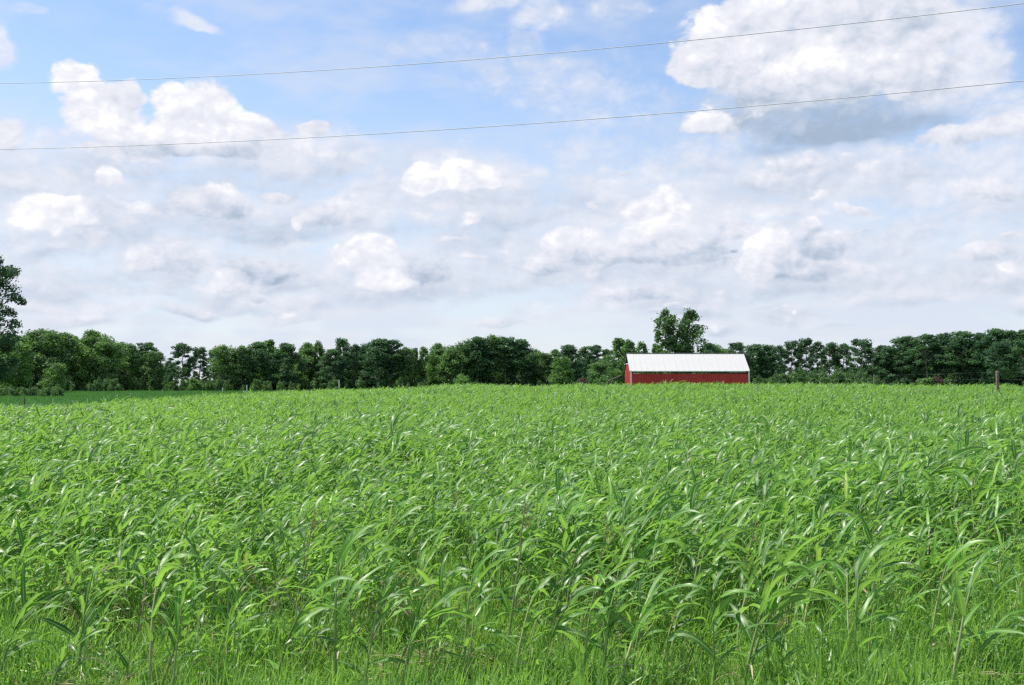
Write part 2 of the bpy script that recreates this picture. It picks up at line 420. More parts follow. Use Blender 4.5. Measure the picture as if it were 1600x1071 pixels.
M_white = plain_material('white trim paint', (0.62, 0.61, 0.60), (0.74, 0.73, 0.72), 2.0, 0.6)
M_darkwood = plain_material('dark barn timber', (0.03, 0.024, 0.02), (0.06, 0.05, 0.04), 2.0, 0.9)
M_oldroof = plain_material('weathered tin', (0.10, 0.10, 0.095), (0.18, 0.17, 0.16), 1.6, 0.6)
M_post = plain_material('weathered post wood', (0.16, 0.125, 0.10), (0.30, 0.25, 0.21), 5.0, 0.9, (1, 1, 0.15), bump=0.5)
M_steel = plain_material('pale post steel', (0.42, 0.42, 0.40), (0.58, 0.57, 0.54), 4.0, 0.6)
M_wire = plain_material('fence wire', (0.25, 0.25, 0.26), (0.35, 0.35, 0.35), 2.0, 0.5)
M_cable = plain_material('power cable', (0.62, 0.62, 0.64), (0.74, 0.74, 0.76), 0.6, 0.5)

# ------------------------------------------------------------------ ground
RX = np.array([-200, -70, -45, -27, -20, -10, 0, 10, 25, 40, 60, 110, 200.])
RH = np.array([-.6, -.6, -.4, .12, .55, .86, 1.10, 1.20, 1.26, .95, .75, .6, .5])
def vnoise(x, y, s, seed=0):
    x = np.asarray(x, float) / s + seed * 17.3; y = np.asarray(y, float) / s + seed * 5.7
    xi, yi = np.floor(x), np.floor(y); fx, fy = x - xi, y - yi
    fx, fy = fx * fx * (3 - 2 * fx), fy * fy * (3 - 2 * fy)
    h = lambda a, b: (np.sin(a * 127.1 + b * 311.7 + seed) * 43758.5453) % 1.0
    return (h(xi, yi) * (1 - fx) + h(xi + 1, yi) * fx) * (1 - fy) + (h(xi, yi + 1) * (1 - fx) + h(xi + 1, yi + 1) * fx) * fy
RXF = np.linspace(-200, 200, 801)
RHF = np.interp(RXF, RX, RH)
RHF = np.convolve(np.pad(RHF, 15, mode='edge'), np.hanning(31) / np.hanning(31).sum(), 'valid')
def gz(x, y):
    x = np.asarray(x, float); y = np.asarray(y, float)
    H = np.interp(x, RXF, RHF)
    t = np.clip((y - 15) / 70, 0, 1)
    up = t ** 1.45 * (1.15 - 0.15 * t ** 4)
    up = np.minimum(up, 1.0)
    far = 0.30 + 0 * x
    dn = sstep(y, 92, 150)
    z = H * up * (1 - dn) + far * dn
    z = z + (vnoise(x, y, 9, 1) - .5) * 0.12 + (vnoise(x, y, 2.3, 2) - .5) * 0.05
    left = sstep(-x, 27, 34) * sstep(y, 20, 50) * (1 - sstep(y, 180, 260))
    return z - left * 0.25
def gz1(x, y): return float(gz(x, y))

xs = np.unique(np.concatenate([np.linspace(-900, -120, 16), np.linspace(-120, 120, 121), np.linspace(120, 900, 16)]))
ys = np.unique(np.concatenate([np.linspace(-300, -10, 8), np.linspace(-10, 170, 121), np.linspace(170, 1500, 30)]))
XX, YY = np.meshgrid(xs, ys)
ZZ = gz(XX, YY)
gv = np.stack([XX.ravel(), YY.ravel(), ZZ.ravel()], 1)
nx_ = len(xs)
gf = [(j * nx_ + i, j * nx_ + i + 1, (j + 1) * nx_ + i + 1, (j + 1) * nx_ + i) for j in range(len(ys) - 1) for i in range(nx_ - 1)]
gm = bpy.data.meshes.new('ground'); gm.from_pydata(gv.tolist(), [], gf)
gm.polygons.foreach_set('use_smooth', [True] * len(gf))
M_ground, t, bs = material('field ground')
geo = t.node('ShaderNodeNewGeometry').outputs['Position']
gx, gy, _ = t.sep(geo)
n1 = t.noise(geo, 2.2, 6.0, 0.65); n2 = t.noise(geo, 0.12, 4.0, 0.6)
soil = t.mix(t.smooth(n1, 0.35, 0.7), (0.045, 0.052, 0.020), (0.11, 0.095, 0.045))
past = t.mix(t.smooth(n2, 0.35, 0.65), (0.075, 0.165, 0.045), (0.11, 0.20, 0.06))
past = t.mix(t.smooth(n1, 0.4, 0.75, 0, 0.5), past, (0.06, 0.11, 0.035))
lane = t.mix(t.smooth(n1, 0.4, 0.6), (0.13, 0.19, 0.055), (0.20, 0.22, 0.08))
edge = t.m('ADD', gx, t.m('MULTIPLY', t.m('SUBTRACT', n2, 0.5), 3.0))
infield = t.m('MULTIPLY', t.smooth(edge, -28.2, -27.0), t.smooth(gy, 97.0, 94.0))
lanem = t.m('MULTIPLY', t.m('MULTIPLY', t.smooth(edge, -38.5, -36.0), t.smooth(gy, 64.0, 60.0)), 0.9)
t.l.new(t.mix(infield, t.mix(lanem, past, lane), soil), bs.inputs['Base Color'])
bs.inputs['Roughness'].default_value = 0.95
gm.materials.append(M_ground)
ground = link(bpy.data.objects.new('ground', gm)); ground['kind'] = 'structure'

# ------------------------------------------------------------------ instancing of what nobody could count
HID = bpy.data.collections.new('sources')          # never linked to the scene

def gn_scatter(name, sources, pos, rot, scl, idx, mat=None):
    coll = bpy.data.collections.new(name + '_sources')
    for o in sources: coll.objects.link(o)
    me = bpy.data.meshes.new(name)
    me.vertices.add(len(pos))
    me.vertices.foreach_set('co', np.asarray(pos, np.float32).ravel())
    a = me.attributes.new('rot', 'FLOAT_VECTOR', 'POINT'); a.data.foreach_set('vector', np.asarray(rot, np.float32).ravel())
    a = me.attributes.new('scl', 'FLOAT', 'POINT'); a.data.foreach_set('value', np.asarray(scl, np.float32))
    a = me.attributes.new('idx', 'INT', 'POINT'); a.data.foreach_set('value', np.asarray(idx, np.int32))
    o = link(bpy.data.objects.new(name, me))
    ng = bpy.data.node_groups.new(name, 'GeometryNodeTree')
    ng.interface.new_socket('Geometry', in_out='INPUT', socket_type='NodeSocketGeometry')
    ng.interface.new_socket('Geometry', in_out='OUTPUT', socket_type='NodeSocketGeometry')
    N = ng.nodes; L = ng.links
    gi_ = N.new('NodeGroupInput'); go_ = N.new('NodeGroupOutput')
    ci = N.new('GeometryNodeCollectionInfo'); ci.inputs['Collection'].default_value = coll
    ci.inputs['Separate Children'].default_value = True; ci.inputs['Reset Children'].default_value = True
    ip = N.new('GeometryNodeInstanceOnPoints'); ip.inputs['Pick Instance'].default_value = True
    def attr(nm, ty):
        n_ = N.new('GeometryNodeInputNamedAttribute'); n_.data_type = ty; n_.inputs['Name'].default_value = nm
        return [s_ for s_ in n_.outputs if s_.enabled and s_.name == 'Attribute'][0]
    er = N.new('FunctionNodeEulerToRotation')
    L.new(attr('rot', 'FLOAT_VECTOR'), er.inputs[0])
    L.new(gi_.outputs[0], ip.inputs['Points']); L.new(ci.outputs[0], ip.inputs['Instance'])
    L.new(er.outputs[0], ip.inputs['Rotation']); L.new(attr('scl', 'FLOAT'), ip.inputs['Scale']); L.new(attr('idx', 'INT'), ip.inputs['Instance Index'])
    L.new(ip.outputs[0], go_.inputs[0])
    md = o.modifiers.new('scatter', 'NODES'); md.node_group = ng
    o['kind'] = 'stuff'
    return o

# ------------------------------------------------------------------ sorghum plants
WIND = Vector((1.0, 0.15, 0.0)).normalized()
def blade(mb, p0, az_, elev, length, width, bend, wind, r, segs=8, roll0=0.0, tone=0.5, mi=0, fold=0.25, rollv=0.6):
    """one long grass leaf: leaves the stalk at elev, sags under its weight and is carried off by the wind"""
    d = Vector((math.cos(az_) * math.cos(elev), math.sin(az_) * math.cos(elev), math.sin(elev)))
    p = Vector(p0); st = length / segs
    b0 = len(mb.v); roll = roll0
    rv = r.uniform(-rollv, rollv); wob = r.uniform(0, 6.28)
    for i in range(segs + 1):
        t_ = i / segs
        side = d.cross(Vector((0, 0, 1)))
        side = side.normalized() if side.length > 1e-3 else Vector((0, 1, 0))
        nrm = side.cross(d).normalized()
        roll = roll0 + rv * t_ + 0.25 * math.sin(t_ * 7 + wob)
        sd = side * math.cos(roll) + nrm * math.sin(roll)
        nn = nrm * math.cos(roll) - side * math.sin(roll)
        w = width * 0.5 * min(1.0, 0.45 + t_ * 3.0) * (1 - t_ ** 2.6) ** 0.8 + 0.0008
        f = fold * w
        wave = 0.26 * w * math.sin(t_ * 19 + wob)
        mb.v += [tuple(p - sd * w + nn * (f + wave)), tuple(p), tuple(p + sd * w + nn * (f - wave))]
        p = p + d * st
        g = bend * (0.35 + 1.3 * t_) * (st / 0.08)
        d = (d + Vector((0, 0, -g)) * 0.22 + WIND * wind * 0.22 * (0.3 + t_) * (st / 0.08) + Vector((r.gauss(0, .02), r.gauss(0, .02), r.gauss(0, .02)))).normalized()
    for i in range(segs):
        a = b0 + i * 3; v0, v1 = i / segs, (i + 1) / segs
        mb.face((a, a + 1, a + 4, a + 3), mi, tone, [(0, v0), (.5, v0), (.5, v1), (0, v1)])
        mb.face((a + 1, a + 2, a + 5, a + 4), mi, tone, [(.5, v0), (1, v0), (1, v1), (.5, v1)])

def plant_parts(r, h=1.05, kind='tall', segs=8):
    """returns stalk MB and a list of leaf MBs"""
    lean = {'tall': r.uniform(0.02, 0.2), 'lean': r.uniform(0.35, 0.8), 'young': r.uniform(0, .15), 'bare': r.uniform(0.0, 0.6), 'seed': .1}[kind]
    laz = r.gauss(0.1, 0.5) if kind != 'bare' else r.uniform(0, 6.28)
    n = 6; pts = []; p = Vector((0, 0, -0.04)); d = Vector((r.gauss(0, .05), r.gauss(0, .05), 1)).normalized()
    sth = h * {'tall': 0.80, 'lean': .85, 'young': .45, 'bare': .7, 'seed': 1.0}[kind]
    for i in range(n + 1):
        pts.append(p.copy()); p = p + d * (sth / n)
        d = (d + Vector((math.cos(laz), math.sin(laz), 0)) * lean * 0.35 + Vector((r.gauss(0, .015), r.gauss(0, .015), 0))).normalized()
    rb = r.uniform(0.008, 0.014) * (0.7 if kind in ('young', 'seed') else 1)
    st = MB()
    dead = kind == 'bare'
    st.tube(pts, [rb * (1 - 0.55 * i / n) for i in range(n + 1)], 5, 0, r.uniform(.75, 1.3) if dead else r.uniform(.3, 1.1), cap=False)
    if kind == 'seed':
        top = pts[-1]
        for k in range(26):
            a = r.uniform(0, 6.28); z = r.uniform(0, .22)
            q = top - Vector((0, 0, z)); e = q + Vector((math.cos(a) * .07 + .03, math.sin(a) * .07, r.uniform(.02, .09)))
            st.tube([q, (q + e) / 2 + Vector((0, 0, .01)), e], [.001, .0022, .001], 3, 0, .35, cap=False)
    def at(t_):
        f = t_ * n; i = min(int(f), n - 1); return pts[i].lerp(pts[i + 1], f - i)
    leaves = []
    nl = {'tall': r.randint(6, 8), 'lean': r.randint(5, 7), 'young': r.randint(4, 6), 'bare': r.randint(0, 2), 'seed': 3}[kind]
    base_az = r.uniform(0, 6.28); t_lo = r.uniform(.3, .56)
    for k in range(nl):
        t_ = t_lo + (1 - t_lo) * k / max(nl - 1, 1) + r.uniform(-.03, .03)
        if kind == 'young': t_ = 0.15 + .85 * k / max(nl - 1, 1)
        t_ = min(max(t_, 0.05), 1.0)
        a = base_az + k * PI + r.gauss(0, .45)
        # wind drags the tops round to leeward
        if t_ > .5 and r.random() < .72: a = math.atan2(math.sin(a) * .8, math.cos(a) * .45 + .7)
        L_ = r.uniform(.28, .56) * (h / 1.05) * (0.75 if t_ < .45 else 1) * (.8 if kind in ('young', 'seed') else 1)
        if k == nl - 1: L_ *= 0.75
        W_ = r.uniform(.030, .055) * (h / 1.05) ** .5 * (.75 if kind in ('young', 'seed') else 1)
        el_ = r.uniform(.55, 1.2) if t_ > .5 else r.uniform(.3, 1.0)
        lb = MB()
        if kind == 'bare': W_ *= .45; L_ *= .7
        tn = r.gauss(.40, .24) + (.18 if t_ < .4 else 0) + (.2 if r.random() < .1 else 0)
        if dead: lb_m = 1
        blade(lb, at(t_), a, el_, L_, W_, r.uniform(.6, 2.0), r.uniform(.0, .8) * (t_ > .35), r, segs, r.uniform(-.7, .7), min(max(tn, 0), 1.4), 0)
        leaves.append(lb)
        if t_ < .5 and r.random() < .25 and not dead:      # shrivelled bottom leaf
            db = MB(); blade(db, at(t_ * .7), r.uniform(0, 6.28), .2, .3, .014, 1.6, .1, r, 6, 0, r.uniform(.4, 1.1), 1)
            leaves.append(db)
    return st, leaves

def merge(dst, src, mi_map=None, M=None):
    b = len(dst.v)
    if M is None: dst.v += src.v
    else:
        dst.v += [tuple(M @ Vector(v)) for v in src.v]
    dst.f += [tuple(i + b for i in f) for f in src.f]
    dst.mi += [(mi_map[i] if mi_map else i) for i in src.mi]
    dst.tone += src.tone; dst.uv += src.uv

MATS = [M_crop, M_straw, M_stalk]
def whole_plant(r, h, kind, segs):
    st, lv = plant_parts(r, h, kind, segs)
    mb = MB()
    merge(mb, st, {0: 1 if kind in ('bare', 'seed') else 2})
    for l in lv: merge(mb, l, {0: 1 if kind == 'bare' else 0, 1: 1})
    return mb
KINDS = ['tall'] * 14 + ['lean'] * 5 + ['young'] * 4 + ['bare']
singles = []
for i, kd in enumerate(KINDS):
    r = random.Random(100 + i)
    me = whole_plant(r, r.uniform(.92, 1.2), kd, 7).mesh('sorghum', MATS)
    singles.append(bpy.data.objects.new('sorghum_%02d' % i, me))
patches = []
for i in range(10):
    r = random.Random(300 + i); mb = MB()
    for k in range(17):
        kd = r.choice(['tall'] * 8 + ['lean', 'young'])
        x, y = (k % 4 + r.random()) / 4 - .5, (k // 4 + r.random()) / 4.3 - .5
        pl = whole_plant(r, r.uniform(.85, 1.2), kd, 4)
        merge(mb, pl, None, Matrix.Translation((x * 1.15, y * 1.15, 0)) @ Matrix.Rotation(r.gauss(0, .5), 4, 'Z'))
    patches.append(bpy.data.objects.new('sorghum_patch_%02d' % i, mb.mesh('sorghum_patch', MATS)))

def grid_pts(x0, x1, y0, y1, step, margin=4.0, seed=0):
    g = np.random.default_rng(seed)
    X, Y = np.meshgrid(np.arange(x0, x1, step), np.arange(y0, y1, step))
    X = X.ravel() + g.uniform(-.5, .5, X.size) * step * 1.1; Y = Y.ravel() + g.uniform(-.5, .5, Y.size) * step * 1.1
    k = np.abs(X) < 0.478 * np.maximum(Y, 0) + margin
    return X[k], Y[k], g

def in_field(X, Y):
    return X > -24.6 + (vnoise(X, Y, 3.0, 5) - .5) * 1.6

# plants near the camera, one instance each; sparse at the front, full from about 16 m
X, Y, g = grid_pts(-22, 22, 8.2, 34, 0.21, 3.5, 21)
dens = 0.28 + 0.72 * sstep(Y + (vnoise(X, Y, 1.6, 3) - .5) * 2.4, 9.2, 11.6)
hole = sstep(vnoise(X, Y, 1.7, 8), .74, .9) * sstep(Y, 60, 13) * .8
dry = np.exp(-(((X - 5.9) / 2.2) ** 2 + ((Y - 12.9) / 1.6) ** 2))
hole = np.maximum(hole, dry * .75)
k = (g.random(X.size) < dens * (1 - hole)) & in_field(X, Y)
X, Y, dens = X[k], Y[k], dens[k]
hgt = (0.92 + 0.12 * sstep(Y, 9, 16)) * g.normal(1, .10, X.size) * (0.84 + .32 * vnoise(X, Y, 4, 6))
tall_out = (g.random(X.size) < .04) & (Y > 15)
hgt = np.where(tall_out, hgt * 1.22, hgt)
rotz = g.normal(0, .5, X.size); rx_ = g.normal(0, .06, X.size); ry_ = g.normal(.05, .07, X.size)
kidx = g.integers(0, len(KINDS), X.size)
# nearest 290 in view become things of their own, with parts
inview = (np.abs(X) < 0.474 * Y + .3) & (Y > 8.8)
order = np.argsort(np.where(inview, Y, 999))
own = order[:284]
mask = np.ones(X.size, bool); mask[own] = False
Z = gz(X, Y)
gn_scatter('crop', singles, np.stack([X, Y, Z], 1)[mask], np.stack([rx_, ry_, rotz], 1)[mask], hgt[mask], kidx[mask])
CROPSTUFF = bpy.data.objects['crop']
tag(CROPSTUFF, 'dense green sorghum crop leaning in the wind behind the front plants', 'crop')

# the rest of the field as square patches
X2, Y2, g = grid_pts(-60, 75, 34, 96, 0.92, 5.0, 22)
k = in_field(X2, Y2) & (Y2 < 95)
X2, Y2 = X2[k], Y2[k]
gn_scatter('far_crop', patches, np.stack([X2, Y2, gz(X2, Y2)], 1), np.stack([g.normal(0, .03, X2.size), g.normal(.03, .04, X2.size), g.normal(0, .6, X2.size)], 1),
           1.06 * g.normal(1, .07, X2.size) * (0.86 + .28 * vnoise(X2, Y2, 5, 6)), g.integers(0, len(patches), X2.size))
tag(bpy.data.objects['far_crop'], 'green sorghum crop rising to the crest below the barn', 'crop')

# individual front plants
proto = []
OWNK = ['tall'] * 8 + ['lean'] * 4 + ['young'] * 4 + ['bare', 'bare', 'seed']   # indices used below
for i, kd in enumerate(OWNK):
    r = random.Random(900 + i)
    st, lv = plant_parts(r, r.uniform(.95, 1.15), kd, 9)
    sm = st.mesh('stalk', [M_straw if kd in ('bare', 'seed') else M_stalk])
    lm = [l.mesh('leaf', [M_crop if kd != 'bare' else M_straw, M_straw]) for l in lv]
    proto.append((kd, sm, lm))
DESCR = {'tall': ('green sorghum plant with windblown arching leaves at the front of the field', 'upright front sorghum plants'),
         'lean': ('green sorghum plant leaning over at the front of the field', 'leaning front sorghum plants'),
         'young': ('short sorghum plant with drooping leaves in the front grass', 'short front sorghum plants'),
         'bare': ('bare dry tan sorghum stalk among the front plants', 'dry front stalks'),
         'seed': ('thin brown seed head standing among the front plants', 'front seed heads')}
def place_plant(x, y, kindex, rot, sc, label=None, tilt=(0, 0)):
    kd, sm, lm = proto[kindex]
    root = empty('sorghum_plant' if kd not in ('bare', 'seed') else ('dry_stalk' if kd == 'bare' else 'seed_head'), (x, y, gz1(x, y)), 0, sc)
    root.rotation_euler = (tilt[0], tilt[1], rot)
    d_, gname = DESCR[kd]
    tag(root, label or d_, 'plant', None if label else gname)
    link(bpy.data.objects.new('stalk', sm), root)
    for m_ in lm: link(bpy.data.objects.new('leaf', m_), root)
    return root
for i in own:
    yy = Y[i]
    ki = int(g.integers(0, len(OWNK) - (1 if g.random() < .8 else 0))) if yy > 9.7 else int(g.choice([8, 9, 12, 13, 14, 15, 0, 3, 5, 12, 1, 14]))
    place_plant(float(X[i]), float(yy), ki, float(rotz[i]), float(hgt[i]) * (0.85 if yy < 9.6 else 1.0), tilt=(float(rx_[i]), float(ry_[i])))

def ground_at(px, py):
    """where the ray through a photograph pixel meets the ground"""
    dx_, dy_, dz_ = (px - 800) / FPX, 1.0, (535.5 - py) / FPX
    c, s = math.cos(PITCH), math.sin(PITCH)
    dy_, dz_ = dy_ * c - dz_ * s, dy_ * s + dz_ * c
    for kk in range(400, 6000):
        tt = kk * 0.02
        if EYE + dz_ * tt < gz1(dx_ * tt, dy_ * tt): break
    return dx_ * tt, dy_ * tt

# plants the photograph lets one point to: (pixel of the foot, prototype, turn, size, label)
HERO = [
    ((955, 965), 1, 0.1, 1.05, 'tall sorghum plant in the middle whose pale top leaves stream to the right'),
    ((1290, 975), 9, 2.6, 1.0, 'sorghum plant bent far to the left over the front grass'),
    ((1160, 990), 17, 0.4, 1.0, 'tan dry stalk slanting up out of a tangle of dead grass'),
    ((180, 985), 4, 0.3, 1.05, 'tall upright sorghum plant near the left front corner'),
    ((355, 1050), 12, 0.2, 1.0, 'short sorghum plant with yellow lower leaf by the front left grass'),
    ((1430, 1060), 13, 0.0, 1.1, 'short broad-leaved sorghum plant at the front right, leaves folding over'),
    ((1540, 1058), 14, 0.2, 1.15, 'short sorghum plant with long yellow leaf in the front right corner'),
    ((40, 1040), 15, 0.5, 1.0, 'short sorghum plant with drooping tip in the front left corner'),
    ((695, 905), 18, 0.0, 1.05, 'brown branched seed head standing above the middle plants'),
    ((600, 915), 18, 1.0, 0.8, 'low brown seed head beside a dark gap in the crop'),
    ((1345, 1005), 16, 1.2, 0.8, 'cut tan stalk stub standing in the right front grass'),
    ((870, 1030), 12, -0.3, 0.9, 'short sorghum plant standing alone in the middle of the front grass'),
]
for (pp, ki, rt, sc_, lab) in HERO:
    hx, hy = ground_at(*pp)
    root_ = place_plant(hx, hy, ki, rt, sc_, lab)
    if 'yellow' in lab:                       # one leaf of this plant has turned
        lf = [c_ for c_ in root_.children if c_.name.startswith('leaf')][1]
        lf.data = lf.data.copy(); lf['label'] = 'yellow leaf'
        lf.data.attributes['tone'].data.foreach_set('value', [1.45] * len(lf.data.polygons))

# ------------------------------------------------------------------ grass under and in front of the crop
def tuft(r, n, h, spread, w, mats_tone=.5, lean=.35, segs=4):
    mb = MB()
    for k in range(n):
        a = r.uniform(0, 6.28); q = spread * math.sqrt(r.random())
        L_ = h * r.uniform(.55, 1.25)
        blade(mb, (math.cos(a) * q, math.sin(a) * q, -.01), r.uniform(0, 6.28), r.uniform(.35, 1.4), L_, w * r.uniform(.7, 1.3), r.uniform(.3, 1.6) * (.12 / max(L_, .05)) * 1.3, .35, r, segs, r.uniform(-.7, .7),
              min(max(r.gauss(mats_tone, .22), 0), 1.3), 1 if r.random() < .05 else 0, .2)
    return mb
tufts = []
for i in range(8):
    r = random.Random(500 + i)
    tufts.append(bpy.data.objects.new('tuft_%d' % i, tuft(r, 34, r.uniform(.16, .32), .14, r.uniform(.006, .011), r.uniform(.35, .75)).mesh('tuft', [M_grass, M_straw])))
for i in range(5):
    r = random.Random(540 + i); mb = MB()
    for k in range(26):
        a = r.uniform(0, 6.28); q = .16 * math.sqrt(r.random()); z = r.uniform(0, .16)
        blade(mb, (math.cos(a) * q, math.sin(a) * q, z), r.uniform(0, 6.28), r.uniform(-.1, 1.1), r.uniform(.08, .2), r.uniform(.009, .016), r.uniform(.3, 1.4), .1, r, 4, r.uniform(-.8, .8), min(max(r.gauss(.6, .25), 0), 1.3), 0, .25)
    for k in range(4):
        a = r.uniform(0, 6.28); q = r.uniform(0, .1)
        blade(mb, (math.cos(a) * q, math.sin(a) * q, 0), r.uniform(0, 6.28), 1.3, r.uniform(.3, .5), .007, .25, .4, r, 6, 0, .8, 0, .2)
    tufts.append(bpy.data.objects.new('tuft_%d' % (8 + i), mb.mesh('crabgrass', [M_grass, M_straw])))
X3, Y3, g = grid_pts(-12, 12, 6.0, 17, 0.115, 3.5, 31)
kk_ = g.random(X3.size) < (1 - .55 * sstep(Y3, 11.5, 16.5))
X3, Y3 = X3[kk_], Y3[kk_]
X4, Y4, g2 = grid_pts(-20, 20, 17, 32, 0.30, 3.5, 32)
X3 = np.concatenate([X3, X4]); Y3 = np.concatenate([Y3, Y4])
hs = (0.6 + .9 * vnoise(X3, Y3, .8, 9)) * g.normal(1, .15, X3.size)
gn_scatter('grass', tufts, np.stack([X3, Y3, gz(X3, Y3)], 1), np.stack([0 * X3, 0 * X3, g.uniform(0, 6.28, X3.size)], 1), hs, np.where(vnoise(X3, Y3, .9, 14) + g.normal(0, .2, X3.size) > .5, g.integers(8, 13, X3.size), g.integers(0, 8, X3.size)))
tag(bpy.data.objects['grass'], 'bright green crabgrass covering the ground below the front plants', 'grass')

# dry litter: flattened straw, most of it in the gap on the right
straws = []
for i in range(5):
    r = random.Random(700 + i); mb = MB()
    for k in range(26):
        a = r.uniform(0, 6.28); L_ = r.uniform(.06, .32); x, y = r.gauss(0, .13), r.gauss(0, .13); z = r.uniform(0, .07)
        e = Vector((math.cos(a) * L_, math.sin(a) * L_, r.gauss(0, .04)))
        m0 = Vector((x, y, z))
        mb.tube([m0, m0 + e * .5 + Vector((0, 0, r.gauss(0, .015))), m0 + e], [.0035, .004, .0025], 3, 0, r.uniform(.2, 1.3), cap=False)
    straws.append(bpy.data.objects.new('straw_%d' % i, mb.mesh('straw', [M_straw])))
X5, Y5, g = grid_pts(-10, 10, 8.2, 20, 0.33, 1.0, 41)
pr = .07 + .85 * np.exp(-(((X5 - 5.9) / 2.0) ** 2 + ((Y5 - 12.9) / 1.5) ** 2)) + .4 * (vnoise(X5, Y5, 1.2, 12) > .8)
hx, hy = ground_at(1160, 990); pr = pr + .9 * np.exp(-(((X5 - hx) / .5) ** 2 + ((Y5 - hy) / .5) ** 2))
kk_ = g.random(X5.size) < pr
X5, Y5 = X5[kk_], Y5[kk_]
gn_scatter('straw_litter', straws, np.stack([X5, Y5, gz(X5, Y5) + .02 + g.random(X5.size) * .12], 1), np.stack([g.normal(0, .15, X5.size), g.normal(0, .15, X5.size), g.uniform(0, 6.28, X5.size)], 1), g.uniform(.7, 1.3, X5.size), g.integers(0, 5, X5.size))
tag(bpy.data.objects['straw_litter'], 'dry tan straw lying among the front grass and in the right gap', 'straw')

# grassy lane and rough pasture left of the crop
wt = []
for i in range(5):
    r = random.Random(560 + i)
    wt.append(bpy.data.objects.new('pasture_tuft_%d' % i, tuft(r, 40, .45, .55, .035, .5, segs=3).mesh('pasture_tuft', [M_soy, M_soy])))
X6, Y6, g = grid_pts(-170, -20, 62, 262, 1.5, 6.0, 51)
kk_ = ((X6 < -29) | (Y6 > 98))
X6, Y6 = X6[kk_], Y6[kk_]
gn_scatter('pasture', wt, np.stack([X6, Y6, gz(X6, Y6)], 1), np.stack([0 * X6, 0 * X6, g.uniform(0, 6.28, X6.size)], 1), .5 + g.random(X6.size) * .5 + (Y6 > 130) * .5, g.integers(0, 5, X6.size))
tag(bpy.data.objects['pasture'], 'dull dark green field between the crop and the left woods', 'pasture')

# ------------------------------------------------------------------ trees
def leaf_cloud(g, centres, radii, n_each, size, tones, flat=0.6, up=0.35):
    """small bent leaf sprays scattered through clumps: every spray is one quad"""
    V = []; T = []
    for c, rr, n, tn in zip(centres, radii, n_each, tones):
        d = g.normal(size=(n, 3)); d /= np.linalg.norm(d, axis=1)[:, None]
        q = g.random(n) ** (1 / 2.2) * g.uniform(.85, 1.25, n)
        P = c + d * q[:, None] * rr
        nrm = d + g.normal(size=(n, 3)) * 0.8 + np.array([0, 0, up]); nrm /= np.linalg.norm(nrm, axis=1)[:, None]
        a = np.cross(nrm, g.normal(size=(n, 3))); a /= np.linalg.norm(a, axis=1)[:, None]
        b = np.cross(nrm, a)
        s = (size * g.uniform(.6, 1.35, n))[:, None]
        k = g.uniform(.35, .8, n)[:, None]
        V.append(np.stack([P - a * s, P - b * s * k, P + a * s, P + b * s * k], 1))
        T.append(np.clip(tn + g.normal(0, .1, n), 0, 1.2))
    return np.concatenate(V), np.concatenate(T)

def crown_mesh(name, V, T, mat):
    n = len(V)
    me = bpy.data.meshes.new(name)
    me.vertices.add(n * 4); me.vertices.foreach_set('co', V.astype(np.float32).ravel())
    me.loops.add(n * 4); me.loops.foreach_set('vertex_index', np.arange(n * 4, dtype=np.int32))
    me.polygons.add(n); me.polygons.foreach_set('loop_start', np.arange(0, n * 4, 4, dtype=np.int32))
    me.polygons.foreach_set('loop_total', np.full(n, 4, np.int32))
    at = me.attributes.new('tone', 'FLOAT', 'FACE'); at.data.foreach_set('value', T.astype(np.float32))
    me.materials.append(mat); me.update(calc_edges=True)
    return me

